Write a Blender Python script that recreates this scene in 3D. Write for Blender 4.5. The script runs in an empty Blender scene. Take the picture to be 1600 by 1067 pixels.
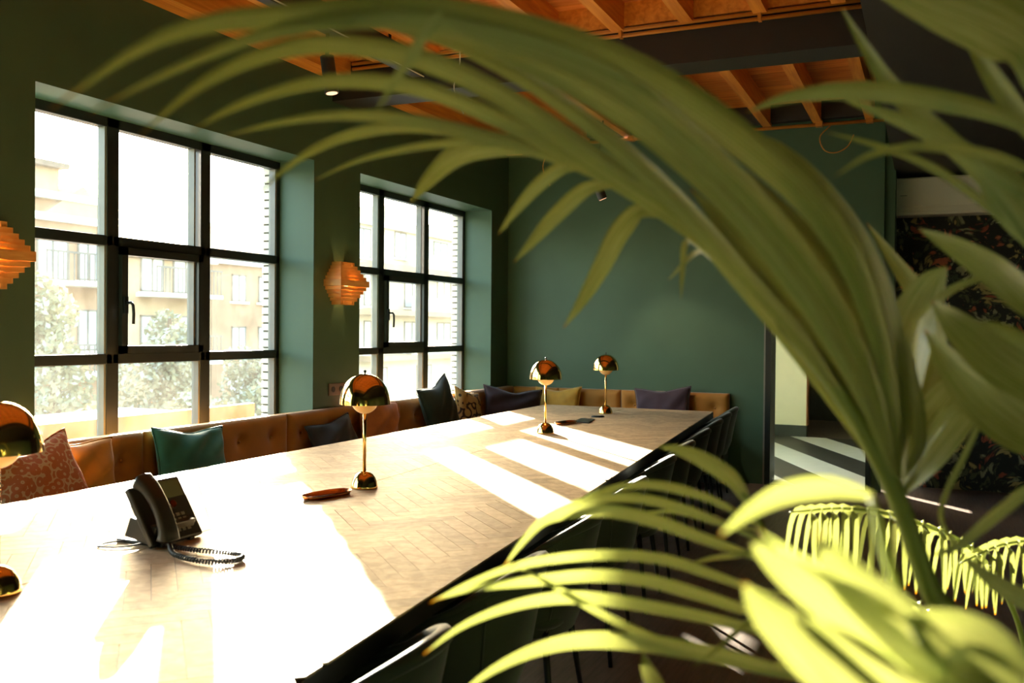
import bpy, bmesh, math, random
from mathutils import Vector, Matrix
random.seed(7)
HP = math.pi / 2
sc = bpy.context.scene
COL = sc.collection
# ------------------------------------------------------------------ camera
F = 1467.0; CX, CY = 800.0, 533.5
def _n(v):
    return v.normalized()
_Y = _n(Vector((1450 - CX, 522 - CY, F)))
_X = -_n(Vector((-2513 - CX, 488 - CY, F)))
_X = _n(_X - _Y * _X.dot(_Y))
_Z = _X.cross(_Y)
CAM = Vector((0, 0, 1.42))
def c2w(v):
    return Vector((_X.dot(v), _Y.dot(v), _Z.dot(v)))
def ray(px, py):
    return c2w(Vector((px - CX, py - CY, F)))
def at(px, py, d):                     # point d metres in front of the camera plane
    return CAM + ray(px, py) * (d / F)
cd = bpy.data.cameras.new('camera'); cam = bpy.data.objects.new('camera', cd); COL.objects.link(cam)
ex, ey, ez = c2w(Vector((1, 0, 0))), c2w(Vector((0, -1, 0))), c2w(Vector((0, 0, -1)))
M = Matrix((ex, ey, ez)).transposed().to_4x4(); M.translation = CAM
cam.matrix_world = M
cd.sensor_width = 36; cd.lens = 36 * F / 1600; cd.clip_start = 0.05; cd.clip_end = 400
cd.dof.use_dof = True; cd.dof.focus_distance = 5.0; cd.dof.aperture_fstop = 4.0
sc.camera = cam
# ------------------------------------------------------------------ sky, sun, exposure
SUN_DIR = Vector((-0.659, 0.729, 0.185)).normalized()
w = bpy.data.worlds.new('world'); sc.world = w; w.use_nodes = True
nt = w.node_tree; bg = nt.nodes['Background']
sky = nt.nodes.new('ShaderNodeTexSky'); sky.sky_type = 'NISHITA'; sky.sun_disc = False
sky.sun_elevation = math.radians(10.7); sky.sun_rotation = math.radians(-42.1)
sky.altitude = 50; sky.air_density = 1.0; sky.dust_density = 2.5; sky.ozone_density = 1.0
nt.links.new(sky.outputs[0], bg.inputs[0]); bg.inputs[1].default_value = 0.75
sl = bpy.data.lights.new('sun', 'SUN'); sl.energy = 26.0; sl.angle = math.radians(0.55); sl.color = (1.0, 0.91, 0.76)
so = bpy.data.objects.new('sun', sl); COL.objects.link(so)
so.rotation_euler = SUN_DIR.to_track_quat('Z', 'Y').to_euler()
vs = sc.view_settings; vs.view_transform = 'Standard'; vs.look = 'None'; vs.exposure = 2.25; vs.gamma = 1.0
vs.use_curve_mapping = False
# ------------------------------------------------------------------ material helpers
def lin(h):
    h = h.lstrip('#'); o = []
    for i in (0, 2, 4):
        c = int(h[i:i + 2], 16) / 255
        o.append(c / 12.92 if c <= 0.04045 else ((c + 0.055) / 1.055) ** 2.4)
    return (*o, 1)
MAT = {}
def new_mat(name):
    m = bpy.data.materials.new(name); m.use_nodes = True; MAT[name] = m
    n = m.node_tree.nodes; return m, n, m.node_tree.links, n['Principled BSDF']
def pmat(name, col, rough=0.6, metal=0.0, var=0.12, scale=6.0, bump=0.0, stretch=(1, 1, 1), sheen=0.0, spec=0.5):
    m, n, l, b = new_mat(name)
    c = lin(col) if isinstance(col, str) else (*col, 1)
    tc = n.new('ShaderNodeTexCoord'); mp = n.new('ShaderNodeMapping'); mp.inputs['Scale'].default_value = stretch
    l.new(tc.outputs['Object'], mp.inputs[0])
    no = n.new('ShaderNodeTexNoise'); no.inputs['Scale'].default_value = scale; no.inputs['Detail'].default_value = 5
    l.new(mp.outputs[0], no.inputs['Vector'])
    r = n.new('ShaderNodeValToRGB')
    r.color_ramp.elements[0].position = 0.3; r.color_ramp.elements[1].position = 0.7
    r.color_ramp.elements[0].color = tuple(x * (1 - var) for x in c[:3]) + (1,)
    r.color_ramp.elements[1].color = tuple(min(1, x * (1 + var)) for x in c[:3]) + (1,)
    l.new(no.outputs[0], r.inputs[0]); l.new(r.outputs[0], b.inputs['Base Color'])
    b.inputs['Roughness'].default_value = rough; b.inputs['Metallic'].default_value = metal
    b.inputs['Specular IOR Level'].default_value = spec
    if sheen: b.inputs['Sheen Weight'].default_value = sheen; b.inputs['Sheen Roughness'].default_value = 0.4
    if bump:
        bp = n.new('ShaderNodeBump'); bp.inputs['Strength'].default_value = bump; bp.inputs['Distance'].default_value = 0.01
        l.new(no.outputs[0], bp.inputs['Height']); l.new(bp.outputs[0], b.inputs['Normal'])
    return m
pmat('wall_green', '#3f5a44', 0.55, var=0.06, scale=3, bump=0.03)
pmat('soffit_black', '#2a2825', 0.6, var=0.08)
pmat('beam_black', '#262320', 0.5, var=0.08)
pmat('frame_black', '#1d1f1f', 0.35, var=0.05)
pmat('floor_dark', '#6e6056', 0.45, var=0.25, scale=4, stretch=(14, 1, 1), bump=0.1)
pmat('white_wall', '#f5ead0', 0.6, var=0.02)
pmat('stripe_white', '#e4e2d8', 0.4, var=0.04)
pmat('skirting', '#33322f', 0.5)
pmat('wood_edge', '#9a5a28', 0.5, var=0.15)
pmat('steel_black', '#151515', 0.4, metal=0.4)
pmat('table_black', '#17150f', 0.45, var=0.1)
pmat('copper', '#b8703c', 0.22, metal=1.0, var=0.08)
pmat('brass', (0.86, 0.56, 0.20), 0.09, metal=1.0, var=0.03)
pmat('lamp_globe', '#f0c48a', 0.4, var=0.03)
pmat('velvet_mustard', '#a06a1c', 0.75, var=0.14, scale=5, sheen=0.35)
pmat('velvet_green', '#30372a', 0.75, var=0.15, scale=6, sheen=0.35)
pmat('phone_black', '#23231f', 0.35, var=0.1)
pmat('phone_screen', '#5c6048', 0.15, var=0.05)
pmat('white_plastic', '#d8d0bd', 0.35, var=0.02)
pmat('grey_plastic', '#77736a', 0.4)
pmat('socket_plate', '#6a5342', 0.4, var=0.08)
pmat('wire_white', '#cfc8b4', 0.5)
pmat('pot', '#3c3a36', 0.7, var=0.15)
pmat('soil', '#241a12', 0.95, var=0.4, scale=40, bump=0.5)
pmat('stem', '#7a8438', 0.4, var=0.2, scale=10, stretch=(1, 1, 0.2))
pmat('brick_pale', '#c9c2b0', 0.85, var=0.12, scale=14, bump=0.2)
pmat('mortar', '#4a453c', 0.9)
pmat('house_brown', '#8c6c50', 0.9, var=0.1, scale=2)
pmat('house_tan', '#9c8262', 0.9, var=0.1, scale=2)
pmat('house_pale', '#c4b89e', 0.9, var=0.06, scale=1)
pmat('house_trim', '#d9d2c2', 0.8)
pmat('roof_dark', '#6a5a4c', 0.9, var=0.15)
pmat('shutter', '#58544c', 0.6)
pmat('far_glass', '#a9b4b4', 0.1, var=0.1, scale=0.7)
pmat('pavement', '#8f897d', 0.9, var=0.12, scale=1)
pmat('orange_wall', '#8f5a26', 0.85, var=0.12, scale=2)
pmat('bark', '#4d3d2c', 0.9, var=0.3, scale=8)
pmat('conduit', '#c07a2c', 0.4, var=0.08)
def wood(name, c1, c2, stretch, rough=0.5, scale=3.0, rnd=0.25):
    m, n, l, b = new_mat(name)
    tc = n.new('ShaderNodeTexCoord'); mp = n.new('ShaderNodeMapping'); mp.inputs['Scale'].default_value = stretch
    oi = n.new('ShaderNodeObjectInfo'); ge = n.new('ShaderNodeNewGeometry')
    ad = n.new('ShaderNodeMath'); l.new(oi.outputs['Random'], ad.inputs[0]); l.new(ge.outputs['Random Per Island'], ad.inputs[1])
    fr = n.new('ShaderNodeMath'); fr.operation = 'FRACT'; l.new(ad.outputs[0], fr.inputs[0])
    cmb = n.new('ShaderNodeCombineXYZ'); ml = n.new('ShaderNodeMath'); ml.operation = 'MULTIPLY'; ml.inputs[1].default_value = 37
    l.new(fr.outputs[0], ml.inputs[0])
    for k in range(3): l.new(ml.outputs[0], cmb.inputs[k])
    l.new(tc.outputs['Object'], mp.inputs[0]); l.new(cmb.outputs[0], mp.inputs['Location'])
    no = n.new('ShaderNodeTexNoise'); no.inputs['Scale'].default_value = scale; no.inputs['Detail'].default_value = 7; no.inputs['Distortion'].default_value = 0.6
    l.new(mp.outputs[0], no.inputs['Vector'])
    r = n.new('ShaderNodeValToRGB'); r.color_ramp.elements[0].position = 0.3; r.color_ramp.elements[1].position = 0.7
    r.color_ramp.elements[0].color = lin(c1); r.color_ramp.elements[1].color = lin(c2)
    l.new(no.outputs[0], r.inputs[0])
    hs = n.new('ShaderNodeHueSaturation')
    mr = n.new('ShaderNodeMapRange'); mr.inputs['To Min'].default_value = 1 - rnd; mr.inputs['To Max'].default_value = 1 + rnd
    l.new(fr.outputs[0], mr.inputs[0]); l.new(mr.outputs[0], hs.inputs['Value'])
    l.new(r.outputs[0], hs.inputs['Color']); l.new(hs.outputs[0], b.inputs['Base Color'])
    b.inputs['Roughness'].default_value = rough
    bp = n.new('ShaderNodeBump'); bp.inputs['Strength'].default_value = 0.08; bp.inputs['Distance'].default_value = 0.004
    l.new(no.outputs[0], bp.inputs['Height']); l.new(bp.outputs[0], b.inputs['Normal'])
    return m
wood('ceiling_plank', '#c26a22', '#e8964a', (0.6, 9, 9), 0.55, rnd=0.12)
wood('joist_wood', '#c47428', '#e89c40', (9, 0.6, 9), 0.5, rnd=0.08)
wood('parquet', '#a08560', '#c0a57c', (5, 5, 5), 0.6, scale=5, rnd=0.16)
wood('lamp_wood', '#c08038', '#dba258', (2, 2, 12), 0.45, rnd=0.1)
def fabric_print(name, base, mark, scale):
    m, n, l, b = new_mat(name)
    tc = n.new('ShaderNodeTexCoord'); vo = n.new('ShaderNodeTexVoronoi'); vo.inputs['Scale'].default_value = scale
    vo.feature = 'F1'; no = n.new('ShaderNodeTexNoise'); no.inputs['Scale'].default_value = scale * 0.7; no.inputs['Distortion'].default_value = 2.5
    l.new(tc.outputs['Object'], no.inputs['Vector']); l.new(tc.outputs['Object'], vo.inputs['Vector'])
    wv = n.new('ShaderNodeMath'); wv.operation = 'MULTIPLY'; wv.inputs[1].default_value = 11
    l.new(vo.outputs['Distance'], wv.inputs[0]); sn = n.new('ShaderNodeMath'); sn.operation = 'SINE'; l.new(wv.outputs[0], sn.inputs[0])
    ad = n.new('ShaderNodeMath'); l.new(sn.outputs[0], ad.inputs[0]); mu = n.new('ShaderNodeMath'); mu.operation = 'MULTIPLY'; mu.inputs[1].default_value = 0.8
    l.new(no.outputs[0], mu.inputs[0]); l.new(mu.outputs[0], ad.inputs[1])
    r = n.new('ShaderNodeValToRGB'); r.color_ramp.elements[0].position = 0.9; r.color_ramp.elements[1].position = 0.99
    r.color_ramp.elements[0].color = lin(base); r.color_ramp.elements[1].color = lin(mark)
    l.new(ad.outputs[0], r.inputs[0]); l.new(r.outputs[0], b.inputs['Base Color']); b.inputs['Roughness'].default_value = 0.85
    return m
fabric_print('paisley', '#b8683a', '#cda878', 26)
fabric_print('floral', '#c9a368', '#3a2a20', 12)
for nm, c in (('cloth_mustard', '#bd8324'), ('cloth_teal', '#2f6f68'), ('cloth_navy', '#22262b'), ('cloth_terracotta', '#b06a34'),
              ('cloth_bottle', '#1c2c28'), ('cloth_purple', '#3a2a30'), ('cloth_yellow', '#c69434'), ('cloth_plum', '#34202c')):
    pmat(nm, c, 0.8, var=0.18, scale=9, sheen=0.25)
def leaf_mat(name, c1, c2, trans):
    m, n, l, b = new_mat(name)
    uv = n.new('ShaderNodeTexCoord'); mp = n.new('ShaderNodeMapping'); mp.inputs['Scale'].default_value = (0.8, 18, 1)
    l.new(uv.outputs['UV'], mp.inputs[0])
    no = n.new('ShaderNodeTexNoise'); no.inputs['Scale'].default_value = 2.2; no.inputs['Detail'].default_value = 3
    l.new(mp.outputs[0], no.inputs['Vector'])
    r = n.new('ShaderNodeValToRGB'); r.color_ramp.elements[0].position = 0.30; r.color_ramp.elements[1].position = 0.56
    r.color_ramp.elements[0].color = lin(c1); r.color_ramp.elements[1].color = lin(c2)
    l.new(no.outputs[0], r.inputs[0])
    # dry brown tip
    sx = n.new('ShaderNodeSeparateXYZ'); l.new(uv.outputs['UV'], sx.inputs[0])
    tr = n.new('ShaderNodeMapRange'); tr.inputs['From Min'].default_value = 0.965; tr.inputs['From Max'].default_value = 1.0
    l.new(sx.outputs['X'], tr.inputs[0])
    mx = n.new('ShaderNodeMix'); mx.data_type = 'RGBA'; l.new(tr.outputs[0], mx.inputs[0]); l.new(r.outputs[0], mx.inputs[6]); mx.inputs[7].default_value = lin('#a8702a')
    l.new(mx.outputs[2], b.inputs['Base Color']); b.inputs['Roughness'].default_value = 0.27; b.inputs['Specular IOR Level'].default_value = 0.8
    tl = n.new('ShaderNodeBsdfTranslucent')
    hs = n.new('ShaderNodeHueSaturation'); hs.inputs['Saturation'].default_value = 1.15; hs.inputs['Value'].default_value = 0.55; hs.inputs['Hue'].default_value = 0.485
    l.new(mx.outputs[2], hs.inputs['Color']); l.new(hs.outputs[0], tl.inputs[0])
    ms = n.new('ShaderNodeMixShader'); ms.inputs[0].default_value = trans
    l.new(b.outputs[0], ms.inputs[1]); l.new(tl.outputs[0], ms.inputs[2]); l.new(ms.outputs[0], n['Material Output'].inputs[0])
    bp = n.new('ShaderNodeBump'); bp.inputs['Strength'].default_value = 0.25; bp.inputs['Distance'].default_value = 0.003
    l.new(no.outputs[0], bp.inputs['Height']); l.new(bp.outputs[0], b.inputs['Normal'])
    return m
leaf_mat('palm_leaf', '#647a34', '#a8aa6a', 0.28)
leaf_mat('tree_leaf', '#5a6048', '#8a8a6c', 0.15)
def glass_mat(name, dust):
    m, n, l, b = new_mat(name); n.remove(b)
    tp = n.new('ShaderNodeBsdfTransparent'); tp.inputs[0].default_value = (0.95, 0.97, 0.95, 1)
    gl = n.new('ShaderNodeBsdfGlossy'); gl.inputs['Roughness'].default_value = 0.02
    lw = n.new('ShaderNodeLayerWeight'); lw.inputs[0].default_value = 0.5
    pw = n.new('ShaderNodeMath'); pw.operation = 'POWER'; pw.inputs[1].default_value = 4; l.new(lw.outputs['Facing'], pw.inputs[0])
    fr = n.new('ShaderNodeMath'); fr.operation = 'MULTIPLY_ADD'; fr.inputs[1].default_value = 0.5; fr.inputs[2].default_value = 0.03; l.new(pw.outputs[0], fr.inputs[0])
    m1 = n.new('ShaderNodeMixShader'); l.new(fr.outputs[0], m1.inputs[0]); l.new(tp.outputs[0], m1.inputs[1]); l.new(gl.outputs[0], m1.inputs[2])
    tl = n.new('ShaderNodeBsdfTranslucent'); tl.inputs[0].default_value = (0.9, 0.86, 0.75, 1)
    tc = n.new('ShaderNodeTexCoord'); no = n.new('ShaderNodeTexNoise'); no.inputs['Scale'].default_value = 4; no.inputs['Detail'].default_value = 8
    no.inputs['Roughness'].default_value = 0.7
    l.new(tc.outputs['Object'], no.inputs['Vector'])
    mr = n.new('ShaderNodeMapRange'); mr.inputs['From Min'].default_value = 0.35; mr.inputs['From Max'].default_value = 0.75
    mr.inputs['To Min'].default_value = dust * 0.5; mr.inputs['To Max'].default_value = dust * 1.8
    l.new(no.outputs[0], mr.inputs[0])
    m2 = n.new('ShaderNodeMixShader'); l.new(mr.outputs[0], m2.inputs[0]); l.new(m1.outputs[0], m2.inputs[1]); l.new(tl.outputs[0], m2.inputs[2])
    l.new(m2.outputs[0], n['Material Output'].inputs[0]); return m
glass_mat('window_glass', 0.008)
def emit(name, c, s):
    m, n, l, b = new_mat(name); b.inputs['Base Color'].default_value = (*c, 1)
    b.inputs['Emission Color'].default_value = (*c, 1); b.inputs['Emission Strength'].default_value = s; return m
emit('bulb', (1.0, 0.62, 0.25), 2.0)
emit('spot_lens', (1.0, 0.55, 0.32), 0.35)
def wallpaper():
    m, n, l, b = new_mat('wallpaper')
    tc = n.new('ShaderNodeTexCoord'); no = n.new('ShaderNodeTexNoise'); no.inputs['Scale'].default_value = 3.5; no.inputs['Detail'].default_value = 6; no.inputs['Distortion'].default_value = 1.6
    l.new(tc.outputs['Object'], no.inputs['Vector'])
    mxv = n.new('ShaderNodeMix'); mxv.data_type = 'RGBA'; mxv.inputs[0].default_value = 0.35
    l.new(tc.outputs['Object'], mxv.inputs[6]); l.new(no.outputs['Color'], mxv.inputs[7])
    vo = n.new('ShaderNodeTexVoronoi'); vo.inputs['Scale'].default_value = 17; l.new(mxv.outputs[2], vo.inputs['Vector'])
    r1 = n.new('ShaderNodeValToRGB'); r1.color_ramp.elements[0].position = 0.35; r1.color_ramp.elements[1].position = 0.6
    r1.color_ramp.elements[0].color = (1, 1, 1, 1); r1.color_ramp.elements[1].color = (0, 0, 0, 1); l.new(vo.outputs['Distance'], r1.inputs[0])
    sep = n.new('ShaderNodeSeparateColor'); l.new(vo.outputs['Color'], sep.inputs[0])
    r2 = n.new('ShaderNodeValToRGB'); r2.color_ramp.interpolation = 'CONSTANT'
    cs = [(0, '#15130f'), (0.3, '#4a4a32'), (0.5, '#7c785c'), (0.62, '#34382a'), (0.78, '#8a4230'), (0.88, '#94804f'), (0.95, '#a0543c')]
    r2.color_ramp.elements[0].color = lin(cs[0][1]); r2.color_ramp.elements[1].position = cs[1][0]; r2.color_ramp.elements[1].color = lin(cs[1][1])
    for p, c in cs[2:]:
        e = r2.color_ramp.elements.new(p); e.color = lin(c)
    l.new(sep.outputs[0], r2.inputs[0])
    mx = n.new('ShaderNodeMix'); mx.data_type = 'RGBA'; l.new(r1.outputs[0], mx.inputs[0]); mx.inputs[6].default_value = lin('#12100d'); l.new(r2.outputs[0], mx.inputs[7])
    l.new(mx.outputs[2], b.inputs['Base Color']); b.inputs['Roughness'].default_value = 0.7
wallpaper()
# ------------------------------------------------------------------ geometry helpers
class MB:
    def __init__(s): s.v = []; s.f = []; s.uv = None
    def add(s, vs, fs):
        o = len(s.v); s.v += [Vector(v) for v in vs]; s.f += [tuple(i + o for i in f) for f in fs]; return s
    def box(s, a, b):
        (x0, y0, z0), (x1, y1, z1) = a, b
        return s.add([(x0, y0, z0), (x1, y0, z0), (x1, y1, z0), (x0, y1, z0), (x0, y0, z1), (x1, y0, z1), (x1, y1, z1), (x0, y1, z1)],
                     [(0, 3, 2, 1), (4, 5, 6, 7), (0, 1, 5, 4), (1, 2, 6, 5), (2, 3, 7, 6), (3, 0, 4, 7)])
    def obox(s, c, ax, ay, az):         # oriented box: centre + half-axis vectors
        c, ax, ay, az = map(Vector, (c, ax, ay, az)); vs = []
        for k in (-1, 1):
            for (i, j) in ((-1, -1), (1, -1), (1, 1), (-1, 1)): vs.append(c + ax * i + ay * j + az * k)
        return s.add(vs, [(0, 3, 2, 1), (4, 5, 6, 7), (0, 1, 5, 4), (1, 2, 6, 5), (2, 3, 7, 6), (3, 0, 4, 7)])
    def prism(s, poly, z0, z1):
        n = len(poly)
        return s.add([(p[0], p[1], z0) for p in poly] + [(p[0], p[1], z1) for p in poly],
                     [tuple(range(n - 1, -1, -1)), tuple(range(n, 2 * n))] + [(i, (i + 1) % n, n + (i + 1) % n, n + i) for i in range(n)])
    def lathe(s, prof, c=(0, 0, 0), n=32):
        c = Vector(c); vs = []; fs = []
        for r, z in prof:
            for k in range(n):
                a = 2 * math.pi * k / n; vs.append(c + Vector((r * math.cos(a), r * math.sin(a), z)))
        for i in range(len(prof) - 1):
            for k in range(n):
                k2 = (k + 1) % n; fs.append((i * n + k, i * n + k2, (i + 1) * n + k2, (i + 1) * n + k))
        return s.add(vs, fs)
    def tube(s, pts, r, n=8, closed=False):
        pts = [Vector(p) for p in pts]; m = len(pts); rr = r if isinstance(r, (list, tuple)) else [r] * m
        vs = []; fs = []; up = None
        for i, p in enumerate(pts):
            t = (pts[(i + 1) % m] - pts[i - 1]) if closed else (pts[min(i + 1, m - 1)] - pts[max(i - 1, 0)])
            t.normalize()
            if up is None: up = Vector((0, 0, 1)) if abs(t.z) < 0.9 else Vector((1, 0, 0))
            a = (up - t * up.dot(t)).normalized(); b = t.cross(a); up = a
            for k in range(n):
                an = 2 * math.pi * k / n; vs.append(p + (a * math.cos(an) + b * math.sin(an)) * rr[i])
        for i in range(m if closed else m - 1):
            i2 = (i + 1) % m
            for k in range(n):
                k2 = (k + 1) % n; fs.append((i * n + k, i * n + k2, i2 * n + k2, i2 * n + k))
        if not closed: fs += [tuple(range(n - 1, -1, -1)), tuple((m - 1) * n + k for k in range(n))]
        return s.add(vs, fs)
    def grid(s, fn, nu, nv):
        vs = [fn(i / nu, j / nv) for i in range(nu + 1) for j in range(nv + 1)]
        fs = [(i * (nv + 1) + j, (i + 1) * (nv + 1) + j, (i + 1) * (nv + 1) + j + 1, i * (nv + 1) + j + 1) for i in range(nu) for j in range(nv)]
        return s.add(vs, fs)
    def mesh(s, name, mat, smooth=False):
        me = bpy.data.meshes.new(name); me.from_pydata([tuple(v) for v in s.v], [], s.f)
        if mat: me.materials.append(MAT[mat])
        me.validate()
        if smooth: me.polygons.foreach_set('use_smooth', [True] * len(me.polygons))
        me.update(); return me
    def build(s, name, mat, parent=None, smooth=False, bevel=0, fixn=True):
        me = s.mesh(name, mat, smooth)
        if fixn:
            bm = bmesh.new(); bm.from_mesh(me); bmesh.ops.recalc_face_normals(bm, faces=bm.faces); bm.to_mesh(me); bm.free()
        o = bpy.data.objects.new(name, me); COL.objects.link(o)
        if parent: o.parent = parent
        if bevel:
            md = o.modifiers.new('bevel', 'BEVEL'); md.width = bevel; md.segments = 2; md.limit_method = 'ANGLE'
        return o
def empty(name, loc=(0, 0, 0), rz=0, parent=None):
    o = bpy.data.objects.new(name, None); COL.objects.link(o); o.location = loc; o.rotation_euler = (0, 0, rz)
    o.empty_display_size = 0.1
    if parent: o.parent = parent
    return o
def tag(o, label=None, cat=None, group=None, kind=None):
    if label: o['label'] = label
    if cat: o['category'] = cat
    if group: o['group'] = group
    if kind: o['kind'] = kind
    return o
def struct(o): return tag(o, kind='structure')
def copy_tree(o, parent=None):
    c = o.copy(); COL.objects.link(c); c.parent = parent
    for ch in o.children: copy_tree(ch, c)
    return c
def inst(src, parent, loc=None):
    c = src.copy(); COL.objects.link(c); c.parent = parent
    if loc is not None: c.location = loc
    return c
def catmull(pts, n):
    P = [Vector(p) for p in pts]; P = [P[0] * 2 - P[1]] + P + [P[-1] * 2 - P[-2]]; out = []
    m = len(P) - 3
    for k in range(n + 1):
        t = k / n * m; i = min(int(t), m - 1); t -= i
        a, b, c, d = P[i:i + 4]
        out.append(0.5 * ((2 * b) + (c - a) * t + (2 * a - 5 * b + 4 * c - d) * t * t + (3 * b - a - 3 * c + d) * t ** 3))
    return out
# ================================================================== ROOM SHELL
XW = -4.04; XO = -4.48; XF = -4.34          # window wall inner face, outer face, frame face
YB = 9.0                                    # back wall
W = [(0.45, 2.70), (3.29, 5.59), (6.19, 8.59)]
SILL, HEAD = 0.62, 2.63
b = MB(); edges = [-3.2] + [e for p in W for e in p] + [YB + 0.25]
for k in range(0, len(edges), 2): b.box((XO, edges[k], 0), (XW, edges[k + 1], 3.7))
for y0, y1 in W: b.box((XO, y0, 0), (XW, y1, SILL)); b.box((XO, y0, HEAD), (XW, y1, 3.7))
wall_left = struct(b.build('wall_left', 'wall_green'))
# exterior brick reveal on the far jamb of each window
brick_me = MB().box((-0.035, -0.010, -0.0235), (0.035, 0.010, 0.0235)).mesh('brick', 'brick_pale')
for (y0, y1) in W[1:]:
    MB().box((XO, y1 - 0.006, SILL), (XF - 0.07, y1 + 0.002, HEAD)).build('mortar_bed', 'mortar', wall_left)
    z = SILL + 0.03
    while z < HEAD - 0.03:
        o = bpy.data.objects.new('brick', brick_me); COL.objects.link(o); o.parent = wall_left
        o.location = (-4.447, y1 - 0.010, z); z += 0.06
MB().box((-0.46, 8.99, 0), (-0.37, 9.05, 2.9)).box((XW, YB, 0), (-1.37, YB + 0.25, 3.7)).box((-1.37, YB, 2.1), (-0.37, YB + 0.25, 3.7)).build('wall_back', 'wall_green')
struct(bpy.data.objects['wall_back'])
struct(MB().box((-0.32, 9.5, 0), (4.2, 9.6, 3.7)).build('wall_wallpaper', 'wallpaper'))
struct(MB().box((4.0, -3.2, 0), (4.2, 9.6, 3.7)).build('wall_right', 'wall_green'))
struct(MB().box((XO, -3.4, 0), (4.2, -3.2, 3.7)).build('wall_front', 'wall_green'))
struct(MB().box((XO, -3.4, -0.12), (4.2, 9.6, 0)).box((-3.3, 9.6, -0.12), (0.75, 16.2, 0)).build('floor', 'floor_dark'))
# door frame of the opening
fr = MB().box((-1.385, 8.975, 0), (-1.335, 9.27, 2.1)).box((-0.5, 8.975, 0), (-0.455, 9.05, 2.1)).box((-1.385, 8.975, 2.07), (-0.455, 9.27, 2.12)).build('door_1', 'frame_black'); struct(fr)
MB().box((-1.4, 8.972, 0), (-1.385, 8.998, 2.12)).build('frame_edge', 'grey_plastic', fr)
struct(MB().box((-0.385, 9.04, 0.2), (-0.28, 9.52, 3.56)).build('wall_pier', 'wall_green'))  # foot left open, shaped so the sun sliver passes underneath
# hall beyond
XH1, XH0 = -3.2, -3.3
struct(MB().box((-3.2, 13.3, 0.16), (-1.5, 13.45, 3.2)).build('wall_hall_white', 'white_wall'))
struct(MB().box((-3.2, 13.29, 0.0), (-1.5, 13.45, 0.16)).build('baseboard_hall', 'skirting'))
struct(MB().box((-1.5, 13.285, 0.16), (-1.485, 13.46, 3.2)).build('trim_hall_edge', 'wood_edge'))
struct(MB().box((XH0, 16.0, 0), (0.75, 16.2, 3.2)).build('wall_hall_end', 'skirting'))
hl = MB()
ybr = [9.25, 9.6, 11.05, 11.19, 11.42, 12.10, 12.42, 13.3]  # narrow slits added here, sized to let thin sun slivers onto the floor
hl.box((XH0, 9.6, 0), (XH1, 11.05, 0.5)).box((XH0, 9.6, 2.6), (XH1, 11.05, 3.2))
for k in range(0, 8, 2): hl.box((XH0, ybr[k], 0), (XH1, ybr[k + 1], 3.2))
hl.box((XH0, 13.3, 0), (XH1, 16.2, 3.2)).box((XH0, 11.19, 0), (XH1, 11.42, 0.645)).box((XH0, 11.19, 0.79), (XH1, 11.42, 3.2)).box((XH0, 12.10, 0), (XH1, 12.42, 0.80)).box((XH0, 12.10, 2.0), (XH1, 12.42, 3.2))
struct(hl.build('wall_hall_left', 'white_wall'))
struct(MB().box((XH0, 9.25, 3.2), (0.75, 16.2, 3.3)).build('ceiling_hall', 'white_wall'))
struct(MB().box((0.6, 9.6, 0), (0.75, 16.0, 3.2)).build('wall_hall_right', 'white_wall'))
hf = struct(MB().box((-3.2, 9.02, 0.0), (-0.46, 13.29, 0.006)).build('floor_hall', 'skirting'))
def clip_poly(poly, a, b_):                       # keep left of a->b
    out = []
    for i in range(len(poly)):
        p, q = poly[i], poly[(i + 1) % len(poly)]
        sp = (b_[0] - a[0]) * (p[1] - a[1]) - (b_[1] - a[1]) * (p[0] - a[0])
        sq = (b_[0] - a[0]) * (q[1] - a[1]) - (b_[1] - a[1]) * (q[0] - a[0])
        if sp >= 0: out.append(p)
        if (sp >= 0) != (sq >= 0):
            t = sp / (sp - sq); out.append((p[0] + (q[0] - p[0]) * t, p[1] + (q[1] - p[1]) * t))
    return out
def clip_to(poly, region):
    for i in range(len(region)):
        if len(poly) < 3: return []
        poly = clip_poly(poly, region[i], region[(i + 1) % len(region)])
    return poly if len(poly) >= 3 else []
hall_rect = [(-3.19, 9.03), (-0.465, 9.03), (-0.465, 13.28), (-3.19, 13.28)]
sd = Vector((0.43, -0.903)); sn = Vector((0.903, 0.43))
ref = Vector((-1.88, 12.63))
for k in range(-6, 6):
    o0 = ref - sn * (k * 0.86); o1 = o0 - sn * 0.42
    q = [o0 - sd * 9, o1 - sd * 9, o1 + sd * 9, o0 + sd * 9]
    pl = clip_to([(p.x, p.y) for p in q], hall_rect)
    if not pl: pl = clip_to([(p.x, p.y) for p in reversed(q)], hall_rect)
    if pl: MB().prism(pl, 0.006, 0.0085).build('floor_stripe', 'stripe_white', hf)
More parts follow.
